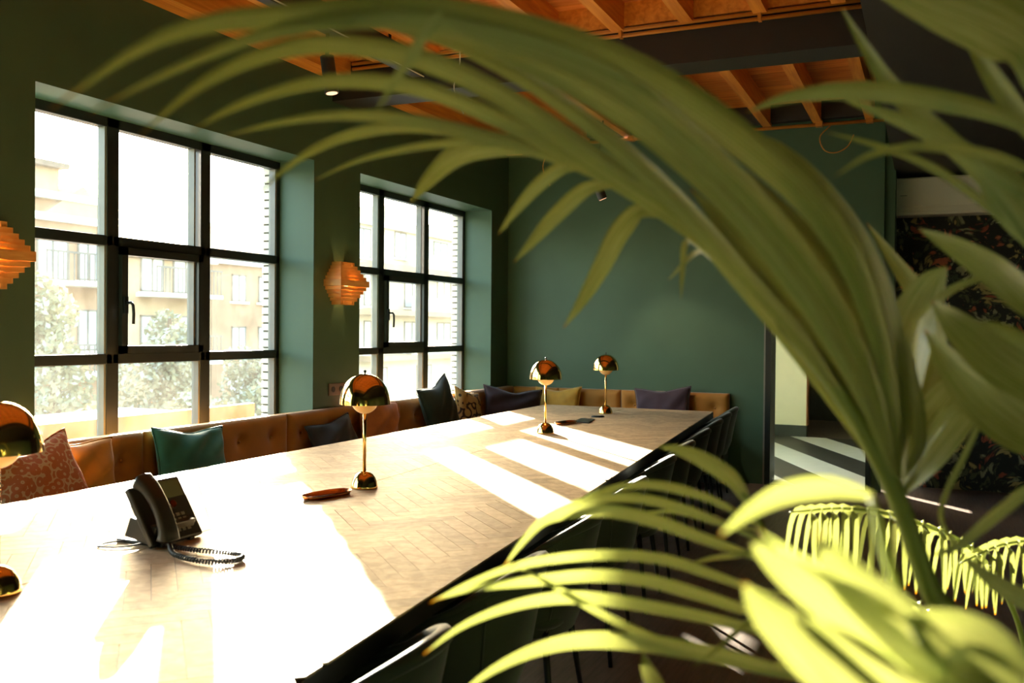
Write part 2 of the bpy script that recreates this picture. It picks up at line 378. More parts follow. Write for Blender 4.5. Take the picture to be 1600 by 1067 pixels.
# ------------------------------------------------------------------ windows
def bar(p, y0, y1, z0, z1, x0=-4.41, x1=XF, name='frame_bar', mat='frame_black'):
    return MB().box((x0, y0, z0), (x1, y1, z1)).build(name, mat, p, bevel=0.004)
def make_window(i, y0, y1):
    wn = empty('window_1_offscreen' if i == 1 else 'window_%d' % i, (0, 0, 0)); struct(wn)
    t = (y1 - y0) / 3; m1, m2 = y0 + t, y0 + 2 * t
    bar(wn, y0 - 0.01, y1 + 0.01, HEAD - 0.055, HEAD + 0.01); bar(wn, y0 - 0.01, y1 + 0.01, SILL - 0.01, SILL + 0.06)
    bar(wn, y0 - 0.01, y0 + 0.04, SILL, HEAD); bar(wn, y1 - 0.035, y1 + 0.01, SILL, HEAD)
    for m in (m1, m2): bar(wn, m - 0.045, m + 0.045, SILL, HEAD, name='mullion')
    for z in (1.235, 1.92):
        for a, c in ((y0, m1), (m1, m2), (m2, y1)): bar(wn, a, c, z - 0.03, z + 0.03, name='transom')
    ys = [(y0 + 0.04, m1 - 0.045), (m1 + 0.045, m2 - 0.045), (m2 + 0.045, y1 - 0.035)]
    zs = [(SILL + 0.06, 1.205), (1.265, 1.89), (1.95, HEAD - 0.055)]
    for a, (p, q) in enumerate(ys):
        for c, (u, v) in enumerate(zs):
            if a == 1 and c == 1:
                s = 0.045
                sb = MB().box((-4.40, p, u), (-4.315, p + s, v)).box((-4.40, q - s, u), (-4.315, q, v)).box((-4.40, p, u), (-4.315, q, u + s)).box((-4.40, p, v - s), (-4.315, q, v))
                sash = sb.build('sash', 'frame_black', wn)
                hb = MB().box((-4.315, p + 0.008, 1.50), (-4.30, p + 0.034, 1.60)).build('handle_plate', 'steel_black', sash)
                hy = p + 0.021
                MB().tube([(-4.30, hy, 1.565), (-4.265, hy, 1.565), (-4.255, hy + 0.004, 1.55), (-4.258, hy + 0.012, 1.50), (-4.262, hy + 0.014, 1.44)], 0.009).build('handle', 'steel_black', sash, smooth=True)
                p, q, u, v = p + s, q - s, u + s, v - s
            MB().box((-4.388, p - 0.005, u - 0.005), (-4.382, q + 0.005, v + 0.005)).build('pane', 'window_glass', wn)
            MB().box((-4.40, q - 0.014, u), (-4.345, q, v)).build('glazing_bead', 'grey_plastic', wn)
    return wn
for i, (y0, y1) in enumerate(W): make_window(i + 1, y0, y1)
# hall window, on the side from which the sun slivers reach the floor
wn = struct(empty('window_hall_offscreen'))
for y in (9.6, 10.295, 10.99): MB().box((XH0 + 0.02, y, 0.5), (XH0 + 0.08, y + 0.06, 2.6)).build('frame_bar', 'frame_black', wn)
for z in (0.5, 2.54): MB().box((XH0 + 0.02, 9.6, z), (XH0 + 0.08, 11.05, z + 0.06)).build('frame_bar', 'frame_black', wn)
MB().box((XH0 + 0.047, 9.63, 0.53), (XH0 + 0.053, 11.02, 2.57)).build('pane', 'window_glass', wn)
# ------------------------------------------------------------------ ceiling
ceil = struct(MB().box((XO, -3.4, 3.56), (4.2, 9.6, 3.7)).build('ceiling', 'beam_black'))
pl_me = MB().box((XW, 0.002, 3.52), (-0.25, 0.148, 3.56)).mesh('ceiling_plank', 'ceiling_plank')
for k in range(55):
    o = bpy.data.objects.new('ceiling_plank', pl_me); COL.objects.link(o); o.parent = ceil; o.location = (0, 0.75 + k * 0.15, 0)
jm = MB().box((-0.04, 0, 3.34), (0.04, 8.99, 3.53)).mesh('joist', 'joist_wood')
for k in range(8):
    o = bpy.data.objects.new('joist', jm); COL.objects.link(o); o.parent = ceil; o.location = (-0.50 - 0.447 * k, 0, 0)
MB().box((XW, 0, 3.25), (XW + 0.16, 8.99, 3.53)).build('wall_plate', 'joist_wood', ceil)
for x in [-0.50 - 0.447 * k for k in range(8)]:
    MB().box((x - 0.41, 8.9, 3.36), (x - 0.04, 8.99, 3.52)).build('blocking', 'beam_black', ceil)
    MB().box((x - 0.407, 5.79, 3.37), (x - 0.04, 5.81, 3.52)).build('blocking', 'joist_wood', ceil)
bm_ = struct(MB().box((XW, 5.81, 3.10), (-0.28, 6.08, 3.56)).build('trim_1', 'beam_black'))
for zz, yy in ((3.345, 5.785), (3.31, 5.79)):
    MB().tube([(-3.85, yy, zz), (-0.3, yy, zz)], 0.013).build('conduit', 'conduit', bm_, smooth=True)
for x in (-1.82, -0.95, -2.7): MB().box((x - 0.01, 5.765, 3.295), (x + 0.01, 5.812, 3.362)).build('conduit_clip', 'conduit', bm_)
sof = struct(MB().box((-0.29, -3.2, 2.88), (4.0, 9.5, 3.56)).build('ceiling_soffit', 'soffit_black'))
cp = tag(MB().tube([(-3.85, 8.965, 3.318), (-0.3, 8.965, 3.318)], 0.016).build('conduit_pipe', 'conduit', smooth=True), 'orange conduit pipe running along the top of the green back wall', 'pipe')
for x in (-0.93, -0.5, -1.8, -2.7): MB().box((x - 0.03, 8.935, 3.30), (x + 0.03, 9.0, 3.35)).build('pipe_clip', 'conduit', cp)
tag(MB().tube(catmull([(-0.83, 8.95, 3.30), (-0.92, 8.94, 3.20), (-0.88, 8.94, 3.08), (-0.78, 8.94, 3.05), (-0.68, 8.94, 3.10), (-0.63, 8.94, 3.2)], 24), 0.005, 6).build('loose_cable', 'conduit', smooth=True), 'loose cable end curling below the orange conduit pipe', 'cable')
# ceiling track with spotlights
tr = tag(MB().box((-3.335, 3.2, 3.19), (-3.265, 5.765, 3.34)).build('lighting_track', 'beam_black'), 'black lighting track hung under the wooden ceiling along the windows', 'track')
MB().tube([(-3.255, 3.2, 3.2), (-3.255, 5.78, 3.195)], 0.005, 6).build('track_wire', 'wire_white', tr)
tr2 = tag(MB().box((-3.335, 6.09, 3.19), (-3.265, 8.95, 3.34)).build('lighting_track', 'beam_black'), 'black lighting track between the dark beam and the back wall', 'track')
MB().tube([(-3.255, 6.1, 3.2), (-3.255, 8.94, 3.195)], 0.005, 6).build('track_wire', 'wire_white', tr2)
for t_, ys_ in ((tr, (3.6, 5.4)), (tr2, (6.5, 8.6))):
    for y_ in ys_: MB().tube([(-3.3, y_, 3.33), (-3.3, y_, 3.525)], 0.01).build('hanger', 'beam_black', t_)
def spotlight(top, bot, label):
    top, bot = Vector(top), Vector(bot); d = (bot - top).normalized()
    r = empty('spotlight', top); tag(r, label, 'spotlight', 'ceiling spotlights')
    MB().tube([(0, 0, 0), d * (bot - top).length], 0.042, 20).build('housing', 'beam_black', r, smooth=False)
    L = (bot - top).length
    MB().tube([d * (L - 0.001), d * (L + 0.003)], 0.034, 20).build('lens', 'spot_lens', r)
    l = bpy.data.lights.new('spot_light', 'SPOT'); l.energy = 12; l.color = (1, 0.78, 0.55); l.spot_size = math.radians(60); l.spot_blend = 0.5; l.shadow_soft_size = 0.03
    lo = bpy.data.objects.new('spot_light', l); COL.objects.link(lo); lo.parent = r; lo.location = d * (L + 0.01); lo.rotation_euler = (-d).to_track_quat('Z', 'Y').to_euler()
    return r
s1 = spotlight((-3.33, 4.73, 3.06), (-3.30, 4.74, 2.84), 'black cylinder spotlight on the track beside the first big window')
MB().tube([(0, 0, -0.02), (0.02, -0.02, 0.16)], 0.012).build('bracket', 'beam_black', s1)
s2 = spotlight((-2.79, 8.16, 2.785), (-2.735, 8.2, 2.63), 'black cylinder spotlight hanging in front of the green back wall')
MB().tube([(0, 0, -0.01), (0.055, 0.02, 0.56)], 0.008).build('bracket', 'beam_black', s2)
for k, (x, y) in enumerate(((-3.3, 8.2), (-2.735, 5.3))):
    tag(MB().tube(catmull([(x, y, 3.345 if k else 3.2), (x + 0.01, y, 3.1), (x - 0.03, y, 2.95), (x + 0.05, y - 0.02, 2.78)], 16), 0.004, 6).build('hanging_wire', 'wire_white' if k else 'conduit', smooth=True),
        ('thin white wire dangling from the ceiling before the dark beam' if k else 'thin orange wire dangling from the ceiling near the back wall'), 'wire')
# ================================================================== TABLE
T = 0.745; TX0 = -3.20; TY0, TY1 = 0.55, 8.0
def tr_x(y): return -1.10 - 0.0873 * (y - 1.55)
def mid_x(y): return (TX0 + tr_x(y)) / 2
table = empty('conference_table', (-2.2, 4.2, 0)); tag(table, 'long tapered conference table with pale herringbone wood top on black frame', 'table')
def tb(mb, name, mat, parent=None, **k):
    for v in mb.v: v -= Vector((-2.2, 4.2, 0))
    return mb.build(name, mat, parent or table, **k)
tb(MB().prism([(TX0, TY0), (tr_x(TY0), TY0), (tr_x(TY1), TY1), (TX0, TY1)], 0.69, T - 0.006), 'top_slab', 'table_black')
tb(MB().prism([(TX0 + 0.3, TY0 + 0.25), (tr_x(TY0) - 0.35, TY0 + 0.25), (tr_x(TY1) - 0.35, TY1 - 0.25), (TX0 + 0.3, TY1 - 0.25)], 0.62, 0.69), 'under_frame', 'table_black')
for y in (1.1, 2.9, 4.7, 6.2, 7.6):
    for x in (TX0 + 0.38, tr_x(y) - 0.42): tb(MB().box((x - 0.04, y - 0.04, 0), (x + 0.04, y + 0.04, 0.63)), 'leg', 'steel_black')
BL, BW = 0.32, 0.064
blocks = []
halves = [[(TX0 + .002, TY0), (mid_x(TY0) - 0.003, TY0), (mid_x(TY1) - 0.003, TY1), (TX0 + .002, TY1)],
          [(mid_x(TY0) + 0.003, TY0), (tr_x(TY0) - .002, TY0), (tr_x(TY1) - .002, TY1), (mid_x(TY1) + 0.003, TY1)]]
ca = math.cos(math.radians(45))
def rot(p): return (p[0] * ca - p[1] * ca - 2.2, p[0] * ca + p[1] * ca + 4.2)
g = 0.0007
def herring():
    out = []
    for i in range(-90, 91):
        for j in range(-10, 11):
            ox = i * BW + j * BL * 2 * 0.5; oy = i * BW - j * BL * 2 * 0.5
            out.append((ox, oy, ox + BL, oy + BW)); out.append((ox, oy + BW, ox + BW, oy + BW + BL))
    return out
for (x0, y0, x1, y1) in herring():
    q = [rot(p) for p in ((x0 + g, y0 + g), (x1 - g, y0 + g), (x1 - g, y1 - g), (x0 + g, y1 - g))]
    if max(p[1] for p in q) < TY0 or min(p[1] for p in q) > TY1 or max(p[0] for p in q) < TX0 or min(p[0] for p in q) > -0.9: continue
    for h in halves:
        pl = clip_to(q, h)
        if pl:
            area = abs(sum(pl[k][0] * pl[(k + 1) % len(pl)][1] - pl[(k + 1) % len(pl)][0] * pl[k][1] for k in range(len(pl)))) / 2
            if area > 0.0004:
                cy = sum(p[1] for p in pl) / len(pl); cxx = sum(p[0] for p in pl) / len(pl)
                dep = 0.914 * cy - 0.405 * cxx
                vis = 1 if cy > 1.2 else 0.2
                blocks.append((vis * area / dep ** 2 / dep, pl))
blocks.sort(key=lambda t: -t[0])
rest = MB()
for k, (_, pl) in enumerate(blocks):
    if k < 295: tb(MB().prism(pl, T - 0.006, T), 'parquet_block', 'parquet', fixn=False)
    else: rest.prism(pl, T - 0.006, T)
if rest.v: tag(tb(rest, 'parquet_blocks', 'parquet', fixn=False), kind='stuff')
# ================================================================== BANQUETTE
def panel(L, H, t, nb):
    # tufted upholstered panel, front face toward +y local (x along, z up), thickness t
    btn = [((k + 0.5) / nb * L, z) for k in range(nb) for z in (H - 0.14, H - 0.34)]
    def fn(u, v):
        x = u * L; z = v * H; e = min(x, L - x, z, H - z)
        y = t - 0.03 * math.exp(-(e / 0.018) ** 1.2)
        for bx, bz in btn:
            r2 = (x - bx) ** 2 + (z - bz) ** 2; y -= 0.028 * math.exp(-r2 / 0.0022) + 0.012 * math.exp(-r2 / 0.012)
        return Vector((x, y, z))
    m = MB().grid(fn, 64, 28)
    nu, nv = 64, 28; o = len(m.v)
    ring = [(i * (nv + 1)) for i in range(nu + 1)] + [nu * (nv + 1) + j for j in range(1, nv + 1)] + [i * (nv + 1) + nv for i in range(nu - 1, -1, -1)] + [j for j in range(nv - 1, 0, -1)]
    back = [Vector((m.v[k].x, 0, m.v[k].z)) for k in ring]; n = len(ring)
    m.v += back; m.f += [(ring[k], ring[(k + 1) % n], o + (k + 1) % n, o + k) for k in range(n)] + [tuple(range(o, o + n))]
    return m, btn
def bench(name, origin, ang, L, label, nb):
    r = empty(name, origin, ang); tag(r, label, 'bench', 'mustard tufted banquette modules')
    m, btn = panel(L - 0.008, 0.42, 0.10, nb)
    for v in m.v: v.z += 0.42; v.x += 0.004
    bk = m.build('backrest', 'velvet_mustard', r, smooth=True)
    for bx, bz in btn:
        MB().lathe([(0, 0.006), (0.006, 0.005), (0.009, 0), (0.009, -0.006)], n=10).build('button', 'velvet_mustard', bk, smooth=True)
        bo = bpy.data.objects[bk.children[-1].name]; bo.rotation_euler = (-math.pi / 2, 0, 0); bo.location = (bx, 0.066, bz + 0.42)
    MB().box((0.004, 0.0, 0.30), (L - 0.004, 0.60, 0.45)).build('seat', 'velvet_mustard', r, bevel=0.03)
    MB().box((0.01, 0.02, 0.06), (L - 0.01, 0.55, 0.30)).build('plinth', 'table_black', r)
    for fx in (0.08, L - 0.08):
        for fy in (0.06, 0.50): MB().box((fx - 0.02, fy - 0.02, 0), (fx + 0.02, fy + 0.02, 0.07)).build('foot', 'steel_black', r)
    return r
# along the window wall: local +x -> world -Y, local +y -> world +X
seams = [1.40, 2.66, 3.925, 5.195, 6.465, 7.735, 8.995]
ordn = ['third before the first big window seam', 'beside the paisley cushion', 'below the first big window with the teal cushion', 'below the pier with the wooden wall lamp', 'behind the bottle green cushion', 'ending in the corner by the back wall']
labs = ['mustard tufted bench module facing the near end of the table', 'mustard tufted bench module carrying the paisley and mustard cushions', 'mustard tufted bench module carrying the teal cushion',
        'mustard tufted bench module under the wall socket with a navy cushion', 'mustard tufted bench module carrying the bottle green cushion', 'mustard tufted bench module running into the room corner']
for k in range(6):
    cb = bench('banquette_module', (XW + 0.005, seams[k + 1], 0), -math.pi / 2, seams[k + 1] - seams[k], labs[k], 4)
# back wall: local +x -> world -X ; local +y -> world -Y
m, _b = panel(0.50, 0.42, 0.10, 2)
for v in m.v: v.z += 0.42
o = m.build('corner_backrest', 'velvet_mustard', cb, smooth=True); o.location = (0, 0.602, 0); o.rotation_euler = (0, 0, -HP)
bench('banquette_module', (-2.775, YB - 0.005, 0), math.pi, 0.655, 'short mustard tufted bench module against the back wall beside the yellow cushion', 2)
bench('banquette_module', (-1.71, YB - 0.005, 0), math.pi, 1.06, 'mustard tufted bench module against the back wall with the plum cushion', 4)
# ------------------------------------------------------------------ cushions
def cushion(c, wd, h, th, yaw, lean, roll, mat, label, dent=0.05, seed=0, tassel=False, rest='side', gap=0.0, dy=0.0):
    rd = random.Random(seed); ph = [(rd.uniform(3, 9), rd.uniform(3, 9), rd.uniform(0, 6), rd.uniform(.3, 1)) for _ in range(7)]
    def surf(sg):
        def fn(u, v):
            x, y = 2 * u - 1, 2 * v - 1
            e = max(0, (1 - x * x) * (1 - y * y))
            X = x * (1 - 0.10 * (1 - y * y)); Y = y * (1 - 0.10 * (1 - x * x))
            Y -= dent * 2 * math.exp(-(x / 0.45) ** 2) * max(0, y) ** 2
            wr = sum(a * math.sin(p * x + q * y + s) for p, q, s, a in ph) * 0.018 * min(1, e * 4)
            z = sg * (e ** 0.42) * 0.5 * th + wr * th * 2 * (1 if sg > 0 else .4)
            return Vector((X * wd / 2, z, Y * h / 2))
        return fn
    o0 = empty('cushion', c)
    o0.rotation_mode = 'ZYX'
    R_ = Matrix.Rotation(yaw, 4, 'Z') @ Matrix.Rotation(lean, 4, 'X') @ Matrix.Rotation(roll, 4, 'Y')
    m = MB().grid(surf(1), 26, 26); m.grid(surf(-1), 26, 26)
    me = m.mesh('cover', mat, True)
    bm = bmesh.new(); bm.from_mesh(me); bmesh.ops.remove_doubles(bm, verts=bm.verts, dist=0.0004); bmesh.ops.recalc_face_normals(bm, faces=bm.faces); bm.to_mesh(me); bm.free()
    o = bpy.data.objects.new('cover', me); COL.objects.link(o); o.parent = o0
    pts = []
    f = surf(1)
    for k in range(24): pts.append(f(k / 24, 0))
    for k in range(24): pts.append(f(1, k / 24))
    for k in range(24): pts.append(f(1 - k / 24, 1))
    for k in range(24): pts.append(f(0, 1 - k / 24))
    MB().tube(pts, 0.0045, 6, closed=True).build('piping', mat, o0, smooth=True)
    if tassel: MB().tube([(wd * -0.49, 0, h * .46), (wd * -0.5, .01, h * .38), (wd * -0.5, .01, h * 0.2)], [0.006, 0.012, 0.016], 8).build('tassel', mat, o0, smooth=True)
    o0.rotation_mode = 'XYZ'; o0.rotation_euler = R_.to_euler()
    # settle it: sink 1 cm into the seat, lean against the backrest
    pw = [R_.to_3x3() @ v.co for v in me.vertices]
    x, y, z = c
    if rest == 'side': nx = -3.945 + gap - min(p.x for p in pw); y *= nx / x; x = nx
    else: ny = 8.905 - max(p.y for p in pw); x *= ny / y; y = ny
    o0.location = (x, y + dy, 0.44 - min(p.z for p in pw))
    return tag(o0, label, 'cushion', 'scatter cushions on the bench')
L0 = math.radians(13)
# yaw -90deg: local +y(front) -> +X ; local x -> -Y
cushion((-3.62, 2.97, 0.655), 0.52, 0.44, 0.16, -HP, L0 * 1.6, math.radians(10), 'paisley', 'orange paisley cushion with pale swirls leaning on the mustard bench', 0.09, 1, gap=0.12)
cushion((-3.76, 3.29, 0.645), 0.52, 0.42, 0.15, -HP, L0, math.radians(-3), 'cloth_mustard', 'plain mustard cotton cushion beside the paisley cushion', 0.03, 2)
cushion((-3.76, 4.08, 0.64), 0.56, 0.40, 0.15, -HP, L0, math.radians(-4), 'cloth_teal', 'teal cushion with corded edge below the first big window', 0.05, 3)
cushion((-3.70, 5.38, 0.60), 0.56, 0.33, 0.14, -HP, L0 * 1.6, math.radians(6), 'cloth_navy', 'low dark navy cushion below the wall socket', 0.05, 4)
cushion((-3.74, 6.02, 0.645), 0.52, 0.42, 0.15, -HP, L0, math.radians(-12), 'cloth_terracotta', 'terracotta cushion with a tassel beside the navy cushion', 0.03, 5, True)
cushion((-3.70, 6.88, 0.70), 0.56, 0.50, 0.17, -HP, L0, math.radians(13), 'cloth_bottle', 'dark bottle green cushion leaning against the bench under the far window', 0.06, 6)
cushion((-3.74, 7.38, 0.63), 0.46, 0.40, 0.14, -HP, L0, math.radians(-12), 'floral', 'floral cream and brown cushion peeking out behind the bottle green one', 0.02, 7, dy=0.13)
cushion((-3.62, 8.22, 0.63), 0.66, 0.40, 0.16, -HP * 1.42, L0, math.radians(-6), 'cloth_purple', 'dusky purple cushion in the bench corner', 0.11, 8)
cushion((-3.38, 8.76, 0.64), 0.50, 0.42, 0.15, math.pi, L0, 0.03, 'cloth_yellow', 'crumpled yellow cushion on the back wall bench', 0.06, 9, rest='back')
cushion((-2.30, 8.74, 0.66), 0.56, 0.44, 0.15, math.pi, L0, math.radians(4), 'cloth_plum', 'dark plum cushion with pale piping on the back wall bench', 0.06, 10, rest='back')
# ================================================================== CHAIRS
def make_chair():
    r = empty('dining_chair')
    # local: back toward +x, seat toward -x ; origin at floor under the seat centre
    def U(s):                                  # s in -1..1 along the shell
        a = abs(s); sg = 1 if s >= 0 else -1
        R0 = 0.235
        if a < 0.62:
            an = a / 0.62 * HP; return (R0 * math.cos(an) * 0.95, sg * R0 * math.sin(an)), (math.cos(an), sg * math.sin(an))
        return (-(a - 0.62) / 0.38 * 0.20, sg * R0), (0.0, sg)
    def top(s):
        a = abs(s); return 0.765 - 0.085 * (a / 0.39) ** 2 if a < 0.39 else 0.68 - 0.14 * ((a - 0.39) / 0.61) ** 0.8
    prof = 10; n = 44
    th = 0.034
    def shell(u, v):
        s = 2 * u - 1; (x, y), (nx, ny) = U(s); H1 = top(s); H0 = 0.37
        k = v
        if k < 0.42: f = k / 0.42; z = H0 + (H1 - 0.02 - H0) * f; off = th / 2
        elif k < 0.58: a = (k - 0.42) / 0.16 * math.pi; z = H1 - 0.02 + 0.02 * math.sin(a); off = th / 2 * math.cos(a)
        else: f = 1 - (k - 0.58) / 0.42; z = H0 + (H1 - 0.02 - H0) * f; off = -th / 2
        fl = max(0.0, (z - H0) / 0.4); off += 0.055 * fl ** 1.4 * max(0, nx) + 0.015 * fl
        off -= 0.03 * max(0, 1 - fl * 4)
        return Vector((x + nx * off, y + ny * off, z))
    MB().grid(shell, n, 24).build('backrest', 'velvet_green', r, smooth=True, fixn=False)
    pts = [shell(k / 44, 0.5) for k in range(45)]
    MB().tube([p + Vector((0, 0, -0.004)) for p in pts], [0.012 + 0.010 * math.exp(-((k - 22) / 6) ** 2) for k in range(45)], 8).build('rim', 'velvet_green', r, smooth=True)
    for s in (-0.3, 0.3):
        MB().tube([shell((s + 1) / 2, k / 10 * 0.40 + 0.01) for k in range(11)], 0.004, 6).build('seam', 'velvet_green', r, smooth=True)
    def seat(u, v):
        a = u * 2 * math.pi; rr = math.sin(v * math.pi); zz = -math.cos(v * math.pi)
        sx = 0.225 * abs(math.cos(a)) ** 0.6 * (1 if math.cos(a) > 0 else -1); sy = 0.215 * abs(math.sin(a)) ** 0.6 * (1 if math.sin(a) > 0 else -1)
        return Vector((sx * rr ** 0.5 - 0.01, sy * rr ** 0.5, 0.425 + 0.055 * zz))
    MB().grid(seat, 32, 12).build('seat', 'velvet_green', r, smooth=True)
    for sx, sy in ((1, 1), (1, -1), (-1, 1), (-1, -1)):
        MB().tube([(0.15 * sx, 0.15 * sy, 0.39), (0.20 * sx, 0.21 * sy, 0.0)], [0.014, 0.009], 10).build('leg', 'steel_black', r, smooth=True)
    return r
cy_ = [8.14, 7.57, 6.95, 6.22, 5.47, 4.76, 3.98, 3.12, 2.45, 1.71]
ordw = ['standing next to the mustard bench end', 'second from the mustard bench', 'third from the mustard bench', 'fourth from the mustard bench', 'fifth from the mustard bench', 'sixth from the mustard bench',
        'seventh from the mustard bench', 'eighth from the mustard bench', 'ninth from the mustard bench', 'next to the palm']
proto = make_chair()
an = math.atan(0.0873)
for k, y in enumerate(cy_):
    c = proto if k == 0 else copy_tree(proto)
    c.location = (tr_x(y) - 0.115, y, 0); c.rotation_euler = (0, 0, an)
    tag(c, 'dark green velvet shell chair at the table, ' + ordw[k], 'chair', 'green velvet chairs along the table')
# ================================================================== TABLE LAMPS
def make_lamp():
    r = empty('table_lamp')
    MB().lathe([(0, 0), (0.057, 0), (0.058, 0.006), (0.056, 0.012), (0.054, 0.025), (0.047, 0.043), (0.036, 0.058), (0.020, 0.068), (0.007, 0.071)], n=40).build('base', 'brass', r, smooth=True)
    MB().tube([(0, 0, 0.068), (0, 0, 0.34)], 0.0075, 14).build('stem', 'brass', r, smooth=True)
    # lower half globe (pale) below the shade
    MB().lathe([(0.006, 0.316)] + [(0.058 * math.sin(a), 0.374 - 0.058 * math.cos(a)) for a in [k * HP / 10 for k in range(1, 11)]] + [(0.056, 0.374), (0.0, 0.372)], n=40).build('globe', 'lamp_globe', r, smooth=True)
    pr = [(0.107 * math.cos(a) ** 0.9, 0.357 + 0.129 * math.sin(a)) for a in [k * HP / 14 for k in range(14)]] + [(0.004, 0.486)]
    inn = [(max(0.003, x - 0.003), z - 0.003 if k else z) for k, (x, z) in enumerate(pr)]
    sh = MB().lathe(pr + inn[::-1], n=48).build('shade', 'brass', r, smooth=True)
    MB().lathe([(0.0035, 0.483), (0.0035, 0.492), (0.006, 0.494), (0.006, 0.499), (0.003, 0.502), (0, 0.502)], n=14).build('finial', 'steel_black', sh, smooth=True)
    MB().tube([(0, 0, 0.37), (0, 0, 0.484)], 0.004, 8).build('rod', 'brass', sh)
    return r
lp = make_lamp()
for k, (x, y, lb) in enumerate([(-2.143, 1.637, 'polished brass dome table lamp between the phone and the near table end'), (-2.188, 3.398, 'polished brass dome table lamp beside the oval copper tray'),
                                (-2.297, 5.739, 'polished brass dome table lamp in front of the black tablet'), (-2.416, 7.363, 'polished brass dome table lamp closest to the back wall bench')]):
    o = lp if k == 0 else copy_tree(lp)
    o.location = (x, y, T); tag(o, lb, 'lamp', 'brass table lamps')
# ------------------------------------------------------------------ trays, tablet, puck
def tray(c, L, Wd, ang, label):
    r = empty('tray', c, ang); tag(r, label, 'tray', 'copper trays on the table')
    m = MB()
    def oval(a, kx, ky): return (abs(math.cos(a)) ** 0.7 * (1 if math.cos(a) > 0 else -1) * L / 2 * kx, abs(math.sin(a)) ** 0.8 * (1 if math.sin(a) > 0 else -1) * Wd / 2 * ky)
    prof = [(0, 0, 0.002), (0.80, 0.75, 0.002), (0.9, 0.88, 0.006), (1.0, 1.0, 0.018), (1.01, 1.015, 0.018), (0.93, 0.92, 0.002), (0.8, 0.75, 0.0), (0, 0, 0)]
    n = 40; vs = []; fs = []
    for kx, ky, z in prof:
        for k in range(n): x, y = oval(2 * math.pi * k / n, kx, ky); vs.append((x, y, z))
    for i in range(len(prof) - 1):
        for k in range(n): fs.append((i * n + k, i * n + (k + 1) % n, (i + 1) * n + (k + 1) % n, (i + 1) * n + k))
    m.add(vs, fs).build('dish', 'copper', r, smooth=True); return r
tray((-2.205, 3.15, T), 0.24, 0.10, math.radians(77), 'oval copper tray on the table close to the phone')
tray((-2.40, 6.40, T), 0.24, 0.10, math.radians(80), 'oval copper tray touching the black tablet on the table')
tag(MB().prism([(-2.383, 6.53), (-2.262, 6.50), (-2.314, 6.79), (-2.435, 6.82)], T, T + 0.008).build('tablet', 'phone_black', bevel=0.002), 'thin black tablet lying on the table beside a copper tray', 'tablet')
tag(MB().lathe([(0, 0), (0.05, 0), (0.052, 0.004), (0.05, 0.009), (0.03, 0.011), (0, 0.011)], c=(-2.37, 7.03, T), n=28).build('cable_grommet', 'steel_black', smooth=True), 'small flat black round disc on the table by the tablet', 'disc')
# ------------------------------------------------------------------ desk phone
ph = empty('desk_phone', (-2.165, 2.16, T)); tag(ph, 'black corded desk phone with tilted panel and coiled cord on the table', 'phone')
up = Vector((-0.52, 0, 0.85)).normalized(); nrm = Vector((0.85, 0, 0.52)).normalized(); wy = Vector((0, 1, 0))
def P(u, v, n_): return wy * u + up * v + nrm * n_ + Vector((0.03, 0, 0.012))
MB().obox(P(0.135, 0.105, -0.012), wy * 0.075, up * 0.105, nrm * 0.012).build('panel', 'phone_black', ph, bevel=0.006)
MB().obox(P(0.035, 0.10, -0.012), wy * 0.04, up * 0.10, nrm * 0.012).build('cradle', 'phone_black', ph, bevel=0.006)
pnl = ph.children[0]
MB().obox(P(0.14, 0.17, 0.0015), wy * 0.055, up * 0.03, nrm * 0.0015).build('screen', 'phone_screen', pnl)
km = MB().obox((0, 0, 0), wy * 0.007, up * 0.005, nrm * 0.002).mesh('key', 'grey_plastic')
for i in range(3):
    for j in range(4):
        o = bpy.data.objects.new('key', km); COL.objects.link(o); o.parent = pnl; o.location = P(0.115 + i * 0.022, 0.03 + j * 0.017, 0.001)
MB().tube([P(0.137, 0.118, 0.0), P(0.137, 0.118, 0.004)], 0.012, 16).build('navigation_key', 'copper', pnl)
hs = MB()
hp = catmull([P(0.033, -0.004, 0.022), P(0.033, 0.03, 0.040), P(0.033, 0.10, 0.050), P(0.033, 0.17, 0.042), P(0.033, 0.212, 0.020)], 24)
vs = []; fs = []
for i, p in enumerate(hp):
    u = i / 24; wd = 0.034 - 0.010 * math.sin(u * math.pi) ** 2 * 0.6; tk = 0.018 + 0.012 * abs(2 * u - 1) ** 3
    tg = (hp[min(i + 1, 24)] - hp[max(i - 1, 0)]).normalized(); nn = wy.cross(tg)
    if nn.dot(nrm) < 0: nn = -nn
    e = 1.0 if 0 < i < 24 else 0.6
    for k in range(16):
        a = 2 * math.pi * k / 16; ca_, sa_ = math.cos(a), math.sin(a)
        vs.append(p + wy * (wd * e * abs(ca_) ** 0.6 * (1 if ca_ > 0 else -1)) + nn * (tk * e * abs(sa_) ** 0.6 * (1 if sa_ > 0 else -1)))
for i in range(24):
    for k in range(16): fs.append((i * 16 + k, i * 16 + (k + 1) % 16, (i + 1) * 16 + (k + 1) % 16, (i + 1) * 16 + k))
fs += [tuple(range(15, -1, -1)), tuple(24 * 16 + k for k in range(16))]
hs.add(vs, fs).build('handset', 'phone_black', ph, smooth=True)
MB().obox((-0.045, 0.10, 0.045), Vector((0.055, 0, -0.012)), Vector((0, 0.085, 0)), Vector((0.012, 0, 0.03))).build('stand', 'phone_black', ph, bevel=0.004)
MB().box((-0.16, 0.03, 0.0), (0.03, 0.05, 0.012)).box((-0.16, 0.15, 0.0), (0.03, 0.17, 0.012)).build('stand_foot', 'phone_black', ph, bevel=0.003)
